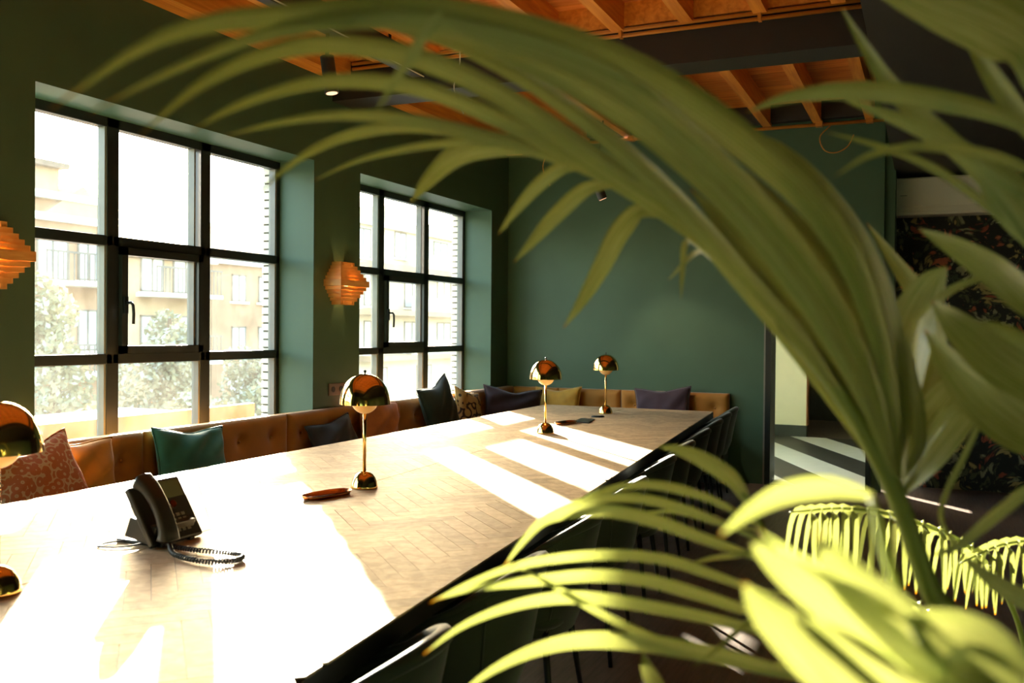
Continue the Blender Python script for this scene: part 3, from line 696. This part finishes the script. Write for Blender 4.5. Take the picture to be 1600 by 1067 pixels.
cpth = catmull([(0.03, 0.03, 0.016), (0.10, 0.02, 0.012), (0.18, 0.02, 0.011), (0.27, 0.03, 0.011), (0.345, 0.02, 0.011), (0.36, -0.03, 0.011), (0.31, -0.075, 0.011), (0.22, -0.07, 0.011), (0.14, -0.04, 0.011), (0.08, 0.01, 0.016), (0.045, 0.04, 0.03)], 420)
coil = []
for i, p in enumerate(cpth):
    t = (cpth[min(i + 1, 420)] - cpth[max(i - 1, 0)]).normalized(); a_ = t.cross(Vector((0, 0, 1))).normalized(); b_ = a_.cross(t)
    an_ = i * 2 * math.pi / 5.2; coil.append(p + (a_ * math.cos(an_) + b_ * math.sin(an_)) * 0.0065)
MB().tube(coil, 0.0028, 5).build('coil_cord', 'phone_black', ph, smooth=True)
MB().tube(catmull([(-0.10, 0.05, 0.01), (-0.16, 0.0, 0.004), (-0.15, -0.05, 0.004), (-0.08, -0.03, 0.004), (-0.04, 0.04, 0.008)], 30), 0.003, 6).build('line_cable', 'phone_black', ph, smooth=True)
# ================================================================== WALL LAMPS, SOCKET, AC
def wall_lamp(yc, zc, label):
    r = empty('wall_lamp', (XW, yc, zc)); tag(r, label, 'wall lamp', 'stepped wooden wall lamps')
    hgt = [0.027] * 5 + [0.048] + [0.027] * 5; z = -sum(hgt) / 2
    for i, h in enumerate(hgt):
        k = abs(i - 5); hw = 0.19 - 0.020 * k; dp = 0.150 - 0.014 * k; t = 0.006
        z0, z1 = z - 0.002, z + h - 0.003
        MB().box((0, -hw, z0), (dp, -hw + t, z1)).box((0, hw - t, z0), (dp, hw, z1)).box((dp - t, -hw + t, z0), (dp, hw - t, z1)).build('slat', 'lamp_wood', r)
        z += h
    for s in (-1, 1): MB().box((0.0, s * 0.06 - 0.006, -0.155), (0.085, s * 0.06 + 0.006, 0.155)).build('spine', 'lamp_wood', r)
    MB().lathe([(0, -0.03), (0.018, -0.024), (0.026, 0), (0.018, 0.024), (0, 0.03)], c=(0.06, 0, 0), n=16).build('bulb', 'bulb', r, smooth=True)
    MB().box((0.0, -0.02, -0.02), (0.045, 0.02, 0.02)).build('bulb_holder', 'steel_black', r)
    l = bpy.data.lights.new('lamp_light', 'POINT'); l.energy = 0.7; l.color = (1, 0.6, 0.25); l.shadow_soft_size = 0.03
    lo = bpy.data.objects.new('lamp_light', l); COL.objects.link(lo); lo.parent = r; lo.location = (0.095, 0, 0)
wall_lamp(5.905, 1.762, 'stepped orange wooden wall lamp on the pier between the two big windows')
wall_lamp(2.985, 1.755, 'stepped orange wooden wall lamp on the pier before the first big window')
sk = empty('wall_socket', (XW, 5.88, 0.972)); tag(sk, 'brown double wall socket plate above the bench on the window pier', 'socket')
MB().box((0, -0.10, -0.045), (0.010, 0.10, 0.045)).build('plate', 'socket_plate', sk, bevel=0.003)
for s in (-0.05, 0.05): MB().tube([(0.009, s, 0), (0.013, s, 0)], 0.022, 20).build('outlet', 'steel_black', sk)
ac = empty('air_conditioner', (0.16, 9.5, 2.50)); tag(ac, 'white wall mounted air conditioner above the dark floral wallpaper', 'air conditioner')
MB().box((-0.47, -0.20, 0.0), (0.47, 0.0, 0.345)).build('casing', 'white_plastic', ac, bevel=0.015)
MB().box((-0.46, -0.207, 0.085), (0.46, -0.199, 0.335)).build('front_panel', 'white_plastic', ac, bevel=0.004)
MB().box((-0.42, -0.21, 0.022), (0.42, -0.199, 0.07)).build('louver', 'white_plastic', ac, bevel=0.004)
MB().box((-0.44, -0.17, 0.343), (0.44, -0.03, 0.35)).build('intake_grille', 'grey_plastic', ac)
MB().box((-0.41, -0.2085, 0.178), (-0.35, -0.2065, 0.183)).build('badge', 'grey_plastic', ac)
# ================================================================== OUTSIDE
XH = -28.0
tag(MB().box((-60, -20, -4.2), (XO - 0.3, 90, -4.0)).build('street_ground', 'pavement'), kind='structure')
def house(name, label, mat, y0, y1, ztop, wins, x=XH, depth=10, extra=None):
    r = empty(name, (x - depth / 2, (y0 + y1) / 2, -4.0)); tag(r, label, 'building', 'houses across the street')
    o = Vector((x - depth / 2, (y0 + y1) / 2, -4.0))
    def add(mb, n, m, p=r):
        for v in mb.v: v -= o
        return mb.build(n, m, p)
    body = add(MB().box((x - depth, y0, -4), (x, y1, ztop)), 'wall', mat)
    add(MB().box((x - depth - 0.2, y0 - 0.1, ztop), (x + 0.3, y1 + 0.1, ztop + 0.25)), 'cornice', 'house_trim')
    for (yc, zc, ww, hh) in wins:
        f = add(MB().box((x, yc - ww / 2, zc - hh / 2), (x + 0.05, yc - ww / 2 + .07, zc + hh / 2)).box((x, yc + ww / 2 - .07, zc - hh / 2), (x + 0.05, yc + ww / 2, zc + hh / 2))
                .box((x, yc - ww / 2, zc - hh / 2), (x + 0.05, yc + ww / 2, zc - hh / 2 + .07)).box((x, yc - ww / 2, zc + hh / 2 - .07), (x + 0.05, yc + ww / 2, zc + hh / 2)).box((x, yc - .035, zc - hh / 2), (x + .05, yc + .035, zc + hh / 2)), 'window', 'shutter')
        add(MB().box((x + 0.005, yc - ww / 2 + .05, zc - hh / 2 + .05), (x + 0.025, yc + ww / 2 - .05, zc + hh / 2 - .05)), 'pane', 'far_glass', f)
        add(MB().box((x, yc - ww / 2 - .1, zc - hh / 2 - .1), (x + 0.14, yc + ww / 2 + .1, zc - hh / 2)), 'window_sill', 'house_trim')
    if extra: extra(add, r, x)
    return r
def balcony(add, x, y0, y1, z):
    sl_ = add(MB().box((x, y0, z - 0.15), (x + 1.1, y1, z)), 'balcony', 'house_trim')
    m = MB().box((x + 1.02, y0, z + 0.95), (x + 1.08, y1, z + 1.02))
    k = y0
    while k <= y1: m.box((x + 1.03, k, z), (x + 1.06, k + 0.04, z + 0.97)); k += 0.22
    add(m, 'railing', 'shutter', sl_)
def ex_left(add, r, x):
    add(MB().box((x - 8, 12, 6.1), (x - 0.5, 24.2, 7.05)), 'attic', 'house_tan')
    add(MB().box((x - 8.2, 11.8, 7.05), (x - 0.2, 24.4, 7.25)), 'roof', 'roof_dark')
    g = MB().add([(x + .25, 23.0, 5.35), (x + .25, 26.1, 5.35), (x + .25, 24.6, 6.45), (x - 3, 23.0, 5.35), (x - 3, 26.1, 5.35), (x - 3, 24.6, 6.45)], [(0, 1, 2), (3, 5, 4), (0, 3, 4, 1), (1, 4, 5, 2), (2, 5, 3, 0)])
    add(g, 'gable', 'house_tan')
    add(MB().box((x, 12, 5.1), (x + 0.25, 26, 5.35)), 'band', 'house_trim')
    balcony(add, x, 22.4, 25.6, 3.0); balcony(add, x, 17.0, 20.0, 3.0); balcony(add, x, 22.4, 25.6, -0.2)
house('apartment_house', 'brown brick apartment house with gable and railed balcony seen through the first window', 'house_brown', 10, 26, 5.85,
      [(23.5, 3.9, 1.3, 1.7), (25.0, 3.9, 0.9, 1.6), (24.0, 5.75 - 0.1, 0.6, 0.5), (23.6, 1.3, 1.3, 1.5), (25.0, 1.3, 0.9, 1.5), (18.5, 3.9, 1.3, 1.7), (20.8, 3.9, 1.2, 1.6), (23.6, -1.6, 1.3, 1.5)], extra=ex_left)
def ex_mid(add, r, x):
    balcony(add, x, 27.0, 30.6, 2.75); balcony(add, x, 27.0, 30.6, 0.1)
house('apartment_house', 'tan apartment house with long balconies behind the opening sash', 'house_tan', 26.3, 31.1, 4.1,
      [(27.8, 3.5, 1.2, 1.4), (29.6, 3.5, 1.4, 1.4), (27.8, 1.2, 1.2, 1.4), (29.8, 1.2, 1.2, 1.4)], x=XH + 0.3, extra=ex_mid)
house('apartment_house', 'plain brown brick house with square white windows', 'house_brown', 31.5, 38.0, 4.2,
      [(33.2, 3.2, 0.95, 1.2), (35.0, 3.2, 0.95, 1.2), (36.6, 3.2, 0.95, 1.2), (33.2, 0.9, 0.95, 1.2), (35.0, 0.9, 0.95, 1.2), (36.6, 0.9, 0.95, 1.2), (33.2, -1.4, 0.95, 1.2), (35.0, -1.4, .95, 1.2)])
def ex_pale(add, r, x):
    add(MB().box((x - 3, 47.3, 7.3), (x - 1.2, 49.4, 8.7)), 'chimney', 'house_pale'); add(MB().box((x - 3.2, 46.5, 7.3), (x - 1, 50.5, 7.75)), 'chimney_base', 'house_pale')
    for z in (4.9, 2.4, -0.1):
        add(MB().box((x, 42.0, z - 0.2), (x + 1.3, 62, z + 0.1)), 'floor_band', 'house_tan')
        add(MB().box((x + 1.15, 46.5, z + 0.1), (x + 1.3, 62, z + 0.9)), 'parapet', 'house_pale')
    add(MB().box((x - 4, 51.5, 7.3), (x + 0.1, 62, 8.0)), 'penthouse', 'house_pale')
house('apartment_house', 'pale five storey apartment block with chimney seen through the far window', 'house_pale', 41.5, 62, 7.1,
      [(43.2, 6.1, 1.5, 1.6), (47.1, 6.3, 1.3, 1.5), (52.0, 6.2, 1.8, 1.4), (56, 6.2, 1.8, 1.4), (44.0, 3.6, 1.4, 1.8), (48.5, 3.6, 1.8, 1.8), (52.5, 3.6, 1.8, 1.8), (57, 3.6, 1.8, 1.8), (44.0, 1.0, 1.4, 1.8), (48.5, 1.0, 1.8, 1.8), (52.5, 1.0, 1.8, 1.8), (45, -1.6, 1.5, 1.8), (50, -1.6, 1.8, 1.8)], extra=ex_pale)
aw = empty('shop_canopy', (-9.5, 8.6, -4)); tag(aw, 'orange flat street canopy below the trees', 'canopy')
MB().box((-1.2, -2.5, 4.1), (1.0, 1.6, 4.25)).build('deck', 'orange_wall', aw); MB().box((1.0, -2.6, 4.05), (1.1, 1.7, 4.4)).build('fascia', 'orange_wall', aw)
for y in (-2.3, -0.4, 1.4): MB().box((0.7, y, 0), (0.85, y + 0.15, 4.1)).build('post', 'house_trim', aw)
def tree(x, y, h, rad, label, seed, n=7000):
    rd = random.Random(seed); r = empty('tree', (x, y, -4)); tag(r, label, 'tree', 'trees across the street')
    MB().tube([(0, 0, 0), (0.05, 0, h * 0.5), (0, 0, h * 0.9)], [0.2, 0.14, 0.05], 8).build('trunk', 'bark', r)
    m = MB(); lobes = [(rd.uniform(-.55, .55) * rad, rd.uniform(-.55, .55) * rad, h * rd.uniform(.35, .92), rad * rd.uniform(.35, .6)) for _ in range(16)]
    for _ in range(n):
        lx, ly, lz, lr = rd.choice(lobes); sq = 1.0 if lz < h * .75 else 0.7
        d = Vector((rd.gauss(0, 1), rd.gauss(0, 1), rd.gauss(0, 1))).normalized() * lr * rd.uniform(.6, 1.0) * sq
        c = Vector((lx * (1.25 - lz / h * .7), ly * (1.25 - lz / h * .7), lz)) + d
        a = Vector((rd.gauss(0, 1), rd.gauss(0, 1), rd.gauss(0, 1))).normalized(); b2 = a.orthogonal().normalized()
        s = rd.uniform(.05, .12)
        m.add([c - a * s, c + b2 * s * .5, c + a * s, c - b2 * s * .5], [(0, 1, 2, 3)])
    tag(m.build('foliage', 'tree_leaf', r, fixn=False), kind='stuff')
for k, (x, y, h, rd_, lb) in enumerate([(-18.5, 15.6, 6.7, 1.5, 'tall leafy tree behind the left column of the first window'), (-18.5, 19.2, 6.3, 1.5, 'leafy tree behind the opening sash of the first window'),
        (-14, 12.2, 4.2, 1.5, 'low bushy tree just behind the orange street canopy'), (-14, 15.4, 4.0, 1.5, 'bushy tree standing between the canopy and the brown house'), (-14.2, 18.6, 4.1, 1.5, 'broad low tree in front of the plain brown house'),
        (-20, 24.6, 5.0, 1.7, 'round tree beside the plain brown house'), (-14.5, 21.9, 3.6, 1.5, 'small tree towards the pale apartment block'), (-22, 31.0, 4.6, 1.8, 'tree at the foot of the pale apartment block')]):
    tree(x, y, h, rd_, lb, 40 + k)
# ================================================================== PALM
palm = empty('potted_palm', (0.16, 1.30, 0)); tag(palm, 'large potted palm with long arching fronds standing beside the table', 'palm')
PB = Vector((0.16, 1.30, 0))
MB().lathe([(0, 0), (0.15, 0), (0.19, 0.30), (0.20, 0.34), (0.18, 0.34), (0.17, 0.30), (0, 0.30)], n=36).build('pot', 'pot', palm, smooth=False)
MB().lathe([(0, 0.315), (0.172, 0.31), (0.172, 0.295), (0, 0.295)], n=24).build('soil', 'soil', palm)
def frond(pts, r0, r1, name='frond'):
    w_ = [at(*p) if len(p) == 3 and p[2] > 0 else Vector(p[:3]) for p in pts]
    c = catmull([p - PB for p in w_], 40)
    return MB().tube(c, [r0 + (r1 - r0) * k / 40 for k in range(41)], 10).build(name, 'stem', palm, smooth=True)
def leaflet(par, pts, wpx, roll=25, fold=0.34, mat='palm_leaf', wmax=0.4, root=0.22, twist=0, n=26):
    P3 = [at(*p) for p in pts]; c = catmull(P3, n); vs = []; fs = []; uvs = []
    K = (-1, -0.5, 0, 0.5, 1)
    for i, p in enumerate(c):
        u = i / n; t = (c[min(i + 1, n)] - c[max(i - 1, 0)]).normalized(); v = (p - CAM); dist = v.length; v.normalize()
        s0 = t.cross(v); 
        if s0.length < 1e-4: s0 = t.orthogonal()
        s0.normalize(); n0 = s0.cross(t).normalized()
        a = math.radians(roll + twist * u); s = s0 * math.cos(a) + n0 * math.sin(a); nn = t.cross(s).normalized()
        if u < wmax: pf = root + (1 - root) * math.sin(u / wmax * HP)
        else: q = (u - wmax) / (1 - wmax); pf = max(0.02, (1 - q ** 1.9) ** 0.9)
        hw = wpx * dist / F / 2 / max(0.5, math.cos(a)) * pf
        for k in K:
            vs.append(p + s * (hw * k) + nn * (fold * hw * abs(k)) - PB); uvs.append((u, (k + 1) / 2))
    for i in range(n):
        for j in range(4): fs.append((i * 5 + j, i * 5 + j + 1, (i + 1) * 5 + j + 1, (i + 1) * 5 + j))
    me = MB().add(vs, fs).mesh('leaflet', mat, True)
    ul = me.uv_layers.new(name='UVMap')
    for lp_ in me.loops: ul.data[lp_.index].uv = uvs[lp_.vertex_index]
    o = bpy.data.objects.new('leaflet', me); COL.objects.link(o); o.parent = par
    return o
def dz(pts, d0, d1):
    n = len(pts) - 1; return [(p[0], p[1], d0 + (d1 - d0) * k / n) for k, p in enumerate(pts)]
base3 = (0.16, 1.30, 0.31)
def stem_from(pts):        # rachis rising out of the pot
    return [Vector(base3)] + [at(*p) for p in pts]
def frond3(pts, r0, r1):
    w_ = stem_from(pts); c = catmull([p - PB for p in w_], 60)
    return MB().tube(c, [r0 + (r1 - r0) * k / 60 for k in range(61)], 10).build('frond', 'stem', palm, smooth=True)
# --- frond 1: the big arch across the picture
f1 = frond3([(1515, 1080, 1.10), (1450, 915, 1.08), (1392, 755, 1.06), (1310, 612, 1.06), (1200, 480, 1.08), (1120, 402, 1.10), (1040, 335, 1.12), (960, 284, 1.14), (890, 247, 1.15), (820, 222, 1.15)], 0.014, 0.003)
U = []
U.append((dz([(1405, 745), (1392, 590), (1345, 425), (1270, 305), (1170, 215), (1060, 135), (940, 75), (800, 30), (640, 3), (460, 14), (310, 32), (205, 78), (77, 172)], 1.06, 0.62), 62, 20, 'palm_leaf'))
U.append((dz([(1400, 745), (1372, 610), (1310, 470), (1225, 350), (1120, 240), (1000, 140), (900, 85), (780, 48), (640, 24), (520, 26), (400, 52), (270, 106), (140, 176)], 1.05, 0.64), 46, 30, 'palm_leaf'))
U.append((dz([(1398, 745), (1350, 620), (1270, 480), (1170, 345), (1080, 255), (1000, 190), (910, 135), (800, 80), (700, 45), (600, 28), (500, 30), (420, 45)], 1.05, 0.75), 50, 10, 'palm_leaf'))
U.append((dz([(1330, 640), (1260, 535), (1160, 420), (1070, 320), (980, 235), (890, 165), (800, 110), (700, 66), (600, 45)], 1.06, 0.85), 38, 25, 'palm_leaf'))
U.append((dz([(1250, 540), (1150, 420), (1060, 330), (960, 262), (880, 206), (780, 142), (680, 95), (580, 70), (480, 66), (390, 90), (320, 125), (275, 160), (215, 215)], 1.08, 0.68), 40, 22, 'palm_leaf'))
U.append((dz([(1150, 430), (1060, 350), (960, 280), (880, 228), (780, 180), (680, 138), (590, 121), (500, 122), (420, 142), (350, 172), (300, 205)], 1.09, 0.78), 32, 28, 'palm_leaf'))
U.append((dz([(1060, 352), (980, 296), (900, 252), (800, 218), (690, 190), (590, 176), (500, 178), (420, 193), (350, 213)], 1.11, 0.85), 24, 32, 'palm_leaf'))
U.append((dz([(1000, 312), (920, 262), (830, 228), (730, 205), (640, 195), (560, 206), (500, 228), (450, 260), (402, 304)], 1.12, 0.95), 24, 30, 'palm_leaf'))
U.append((dz([(960, 284), (890, 246), (800, 222), (720, 220), (640, 230), (560, 250), (487, 284)], 1.13, 1.0), 17, 38, 'palm_leaf'))
U.append((dz([(890, 247), (820, 222), (750, 220), (700, 240), (662, 280), (640, 318)], 1.15, 1.12), 44, 30, 'palm_leaf'))
U.append((dz([(925, 262), (880, 258), (842, 283), (808, 322), (778, 366)], 1.15, 1.18), 27, 20, 'palm_leaf'))
U.append((dz([(965, 287), (915, 290), (870, 328), (836, 368), (803, 410)], 1.14, 1.2), 30, 25, 'palm_leaf'))
U.append((dz([(1040, 335), (995, 322), (958, 355), (930, 410), (905, 462), (880, 512)], 1.12, 1.2), 38, 15, 'palm_leaf'))
U.append((dz([(1090, 375), (1070, 380), (1066, 420), (1064, 468)], 1.10, 1.2), 11, 10, 'palm_leaf'))
U.append((dz([(1110, 392), (1085, 395), (1065, 415), (1044, 438)], 1.10, 1.2), 9, 10, 'palm_leaf'))
# inner strips of the bundle (fill between rachis and outer leaflet)
U.append((dz([(1402, 748), (1385, 620), (1340, 500), (1265, 385), (1200, 312), (1140, 250)], 1.08, 1.0), 74, 15, 'palm_leaf'))
U.append((dz([(1398, 748), (1350, 640), (1285, 530), (1205, 420), (1140, 352), (1080, 295)], 1.09, 1.02), 58, 20, 'palm_leaf'))
U.append((dz([(1392, 750), (1330, 640), (1250, 525), (1165, 430), (1100, 365), (1040, 312)], 1.09, 1.05), 50, 25, 'palm_leaf'))
U.append((dz([(1408, 748), (1405, 640), (1385, 510), (1350, 405), (1290, 310), (1215, 235), (1120, 195)], 1.07, 1.0), 76, 12, 'palm_leaf'))
U.append((dz([(1405, 750), (1425, 690), (1410, 590), (1388, 500), (1360, 430)], 1.08, 1.05), 70, 10, 'palm_leaf'))
rdl = random.Random(11)
for pts, wp, rl, mt in U: leaflet(f1, pts, wp * 0.84, rl + 10 + rdl.uniform(-16, 16), fold=rdl.uniform(0.35, 0.8), mat=mt, twist=rdl.uniform(-15, 15))
# thin drooping leaflet in front of the arch
leaflet(f1, dz([(690, 18), (665, 50), (642, 88), (615, 130), (583, 182)], 0.72, 0.74), 20, 10, mat='palm_leaf', wmax=0.2)
# --- frond 2: lower arcs towards the table
f2 = frond3([(1420, 1180, 1.02), (1335, 1075, 1.03), (1268, 970, 1.05), (1218, 880, 1.07), (1185, 815, 1.09), (1160, 770, 1.10)], 0.011, 0.003)
Lw = [
 (dz([(1175, 800), (1150, 752), (1110, 722), (1068, 703), (1028, 697)], 1.10, 1.09), 26, 30, 'palm_leaf'),
 (dz([(1190, 825), (1130, 788), (1072, 766), (1025, 757), (980, 758), (935, 768), (905, 782)], 1.09, 1.09), 15, 25, 'palm_leaf'),
 (dz([(1205, 852), (1130, 817), (1070, 794), (1005, 778), (950, 776), (905, 785), (870, 796), (836, 812)], 1.08, 1.09), 16, 25, 'palm_leaf'),
 (dz([(1222, 885), (1160, 862), (1095, 838), (1027, 813), (968, 799), (922, 796), (880, 802), (846, 815), (815, 848), (788, 884)], 1.08, 1.05), 21, 22, 'palm_leaf'),
 (dz([(1245, 930), (1180, 920), (1110, 895), (1050, 875), (980, 866), (900, 868), (812, 882), (735, 910), (671, 942)], 1.06, 1.03), 17, 25, 'palm_leaf'),
 (dz([(1262, 960), (1180, 955), (1100, 930), (1010, 905), (920, 898), (820, 908), (740, 918), (685, 936)], 1.05, 1.01), 20, 22, 'palm_leaf'),
 (dz([(1285, 995), (1200, 985), (1110, 965), (1000, 943), (910, 932), (844, 936), (780, 952), (718, 980), (662, 1022)], 1.04, 1.00), 19, 25, 'palm_leaf'),
 (dz([(1325, 1060), (1230, 1050), (1130, 1024), (1010, 1003), (920, 998), (850, 1010), (780, 1040), (715, 1085)], 1.02, 0.95), 26, 22, 'palm_leaf'),
 (dz([(1300, 1020), (1200, 1040), (1100, 1025), (1020, 996), (950, 964), (890, 930), (845, 904), (800, 880)], 1.03, 1.01), 13, 10, 'palm_leaf'),
 (dz([(1200, 850), (1160, 865), (1110, 872), (1070, 885)], 1.08, 1.05), 8, 10, 'palm_leaf'),
 (dz([(1200, 945), (1172, 968), (1130, 1005), (1080, 1045)], 1.05, 0.94), 9, 10, 'palm_leaf'),
 (dz([(1060, 1130), (1030, 1080), (1012, 1045), (1004, 1018)], 1.01, 0.94), 26, 5, 'palm_leaf'),
 (dz([(1190, 830), (1120, 815), (1060, 800), (1000, 800)], 1.09, 1.17), 9, 20, 'palm_leaf'),
]
for pts, wp, rl, mt in Lw: leaflet(f2, pts, wp, rl, mat=mt)
# --- frond 3: broad leaflets low right
f3 = frond3([(1760, 1900, 0.62), (1660, 1330, 0.56), (1560, 1120, 0.53), (1470, 1040, 0.53), (1420, 960, 0.54), (1385, 870, 0.55), (1362, 775, 0.56)], 0.007, 0.002)
Rw = [
 (dz([(1362, 775), (1300, 760), (1235, 766), (1180, 792), (1125, 836)], 0.56, 0.54), 32, 20, 'palm_leaf'),
 (dz([(1420, 975), (1370, 940), (1310, 905), (1245, 870), (1186, 829)], 0.54, 0.54), 20, 15, 'palm_leaf'),
 (dz([(1470, 1060), (1400, 1010), (1330, 960), (1260, 910), (1210, 875), (1172, 845)], 0.53, 0.52), 62, 12, 'palm_leaf'),
 (dz([(1440, 1130), (1350, 1085), (1290, 1030), (1235, 975), (1195, 940), (1162, 911)], 0.6, 0.5), 70, 40, 'palm_leaf'),
 (dz([(1520, 1110), (1450, 1020), (1390, 950), (1330, 890), (1275, 832)], 0.6, 0.48), 84, 40, 'palm_leaf'),
 (dz([(1480, 1130), (1420, 1085), (1350, 1030), (1280, 985), (1240, 965)], 0.52, 0.5), 50, 15, 'palm_leaf'),
 (dz([(1420, 960), (1500, 985), (1560, 1010), (1620, 1060)], 0.54, 0.52), 50, 15, 'palm_leaf'),
 (dz([(1470, 1040), (1540, 1050), (1610, 1090)], 0.53, 0.5), 60, 15, 'palm_leaf'),
]
for pts, wp, rl, mt in Rw: leaflet(f3, pts, wp, rl, mat=mt)
# --- frond 4: upright blades at right
f4 = frond3([(1530, 1085, 1.16), (1455, 910, 1.18), (1405, 770, 1.2), (1402, 735, 1.2)], 0.012, 0.006)
Vw = [
 (dz([(1403, 765), (1398, 640), (1420, 530), (1452, 455), (1480, 415)], 1.2, 1.15), 72, 20, 'palm_leaf'),
 (dz([(1405, 770), (1440, 710), (1490, 640), (1540, 590), (1575, 558)], 1.2, 1.15), 78, 20, 'palm_leaf'),
 (dz([(1408, 765), (1425, 660), (1425, 560), (1440, 500), (1490, 452), (1560, 430), (1620, 426)], 1.18, 1.05), 14, 30, 'palm_leaf'),
 (dz([(1404, 760), (1450, 620), (1465, 560), (1440, 470), (1400, 410), (1354, 348)], 1.22, 1.3), 34, 15, 'palm_leaf'),
 (dz([(1405, 765), (1470, 660), (1530, 620), (1565, 568)], 1.16, 1.1), 18, 15, 'palm_leaf'),
]
for pts, wp, rl, mt in Vw: leaflet(f4, pts, wp, rl, mat=mt)
# --- frond 5: sweeping in from beyond the right edge
f5 = frond3([(1690, 1150, 1.0), (1700, 850, 0.95), (1690, 600, 0.92), (1660, 350, 0.9), (1620, 150, 0.9), (1540, 20, 0.9), (1440, -60, 0.9)], 0.012, 0.003)
Tw = [
 (dz([(1622, 150), (1615, 70), (1560, 28), (1480, -4), (1390, -38), (1280, -90)], 0.9, 0.8), 92, 15, 'palm_leaf'),
 (dz([(1660, 230), (1570, 182), (1480, 157), (1390, 143), (1300, 141), (1225, 153), (1165, 176)], 0.9, 0.95), 30, 20, 'palm_leaf'),
 (dz([(1660, 480), (1590, 340), (1510, 245), (1440, 182), (1390, 130), (1350, 70), (1312, 8)], 0.92, 1.0), 28, 15, 'palm_leaf'),
 (dz([(1640, 250), (1590, 175), (1545, 110), (1500, 35)], 0.9, 0.95), 28, 15, 'palm_leaf'),
 (dz([(1670, 340), (1570, 280), (1480, 220), (1400, 184), (1310, 152)], 0.92, 0.95), 28, 15, 'palm_leaf'),
 (dz([(1680, 470), (1580, 355), (1500, 288), (1430, 248), (1360, 224), (1290, 206)], 0.93, 1.0), 13, 20, 'palm_leaf'),
 (dz([(1680, 330), (1600, 262), (1520, 236), (1430, 228), (1360, 242), (1305, 275)], 0.9, 0.8), 15, 15, 'palm_leaf'),
 (dz([(1690, 430), (1610, 340), (1560, 280), (1530, 235)], 0.92, 0.95), 60, 15, 'palm_leaf'),
 (dz([(1690, 540), (1610, 470), (1560, 425), (1500, 388), (1435, 357)], 0.93, 1.05), 44, 25, 'palm_leaf'),
 (dz([(1700, 680), (1620, 600), (1560, 560), (1500, 510), (1455, 470)], 0.94, 1.05), 62, 20, 'palm_leaf'),
 (dz([(1700, 720), (1620, 680), (1560, 640), (1500, 585), (1445, 515)], 0.95, 1.1), 70, 12, 'palm_leaf'),
 (dz([(1700, 640), (1640, 560), (1580, 520), (1530, 500)], 0.94, 0.95), 24, 25, 'palm_leaf'),
 (dz([(1700, 760), (1620, 760), (1560, 800), (1500, 850), (1450, 870)], 0.96, 1.0), 18, 20, 'palm_leaf'),
 (dz([(1700, 1000), (1640, 950), (1590, 928), (1545, 900), (1503, 868)], 0.98, 1.05), 28, 30, 'palm_leaf'),
]
for pts, wp, rl, mt in Tw: leaflet(f5, pts, wp, rl, mat=mt)
leaflet(f4, dz([(1565, 566), (1545, 625), (1505, 715), (1478, 770), (1470, 810), (1490, 850), (1505, 868)], 1.1, 1.15), 9, 15, mat='palm_leaf')
# ================================================================== SECOND PALM, further along the chairs
palm2 = empty('potted_palm', (0.22, 2.55, 0)); tag(palm2, 'smaller potted palm with comb-like hanging leaflets behind the large palm', 'palm')
PB2 = Vector((0.22, 2.55, 0))
MB().lathe([(0, 0), (0.14, 0), (0.18, 0.28), (0.19, 0.32), (0.17, 0.32), (0.16, 0.28), (0, 0.28)], n=36).build('pot', 'pot', palm2)
MB().lathe([(0, 0.295), (0.162, 0.29), (0.162, 0.275), (0, 0.275)], n=24).build('soil', 'soil', palm2)
rd = random.Random(3)
def comb_frond(pts, n, ln, wd):
    global PB
    c = catmull([Vector((0.22, 2.55, 0.29))] + [at(*p) for p in pts], 60)
    fr_ = MB().tube([p - PB2 for p in c], [0.008 - 0.006 * k / 60 for k in range(61)], 8).build('frond', 'stem', palm2, smooth=True)
    for k in range(n):
        i = int(22 + 37 * k / n); p = c[i]; t = (c[i + 1] - c[i - 1]).normalized()
        for sd_ in (-1, 1):
            side = t.cross(Vector((0, 0, 1))).normalized() * sd_
            L = ln * (1 - 0.45 * abs(k / n - 0.4)) * rd.uniform(.85, 1.1)
            q1 = p + (side * 0.5 + t * 0.4 + Vector((0, 0, -0.25))) * L * 0.35
            q2 = q1 + (side * 0.12 + t * 0.1 + Vector((0, 0, -1.0))) * L * 0.75
            cc = catmull([p, q1, q2], 8); vs = []; fs = []; uvs = []
            for j, pp in enumerate(cc):
                tt = (cc[min(j + 1, 8)] - cc[max(j - 1, 0)]).normalized(); s_ = tt.cross(side).normalized() * 0.9 + t * 0.2
                hw = wd / 2 * max(0.04, math.sin((j / 8 * 0.88 + 0.1) * math.pi) ** 0.6)
                for kk in (-1, 0, 1): vs.append(pp + s_ * hw * kk + side * 0.12 * hw * abs(kk) - PB2); uvs.append((j / 8, (kk + 1) / 2))
            for j in range(8):
                for kk in range(2): fs.append((j * 3 + kk, j * 3 + kk + 1, j * 3 + kk + 4, j * 3 + kk + 3))
            me = MB().add(vs, fs).mesh('leaflet', 'palm_leaf', True); ul = me.uv_layers.new(name='UVMap')
            for lp_ in me.loops: ul.data[lp_.index].uv = uvs[lp_.vertex_index]
            o = bpy.data.objects.new('leaflet', me); COL.objects.link(o); o.parent = fr_
comb_frond([(1600, 1010, 2.35), (1530, 870, 2.3), (1430, 815, 2.2), (1330, 795, 2.1), (1235, 800, 2.0)], 17, 0.2, 0.024)
comb_frond([(1570, 1110, 2.3), (1520, 1030, 2.2), (1440, 950, 2.1), (1350, 900, 2.0), (1260, 890, 1.9)], 14, 0.18, 0.024)
comb_frond([(1620, 1000, 2.4), (1660, 900, 2.4), (1640, 850, 2.3), (1570, 850, 2.2), (1500, 880, 2.1)], 14, 0.18, 0.024)
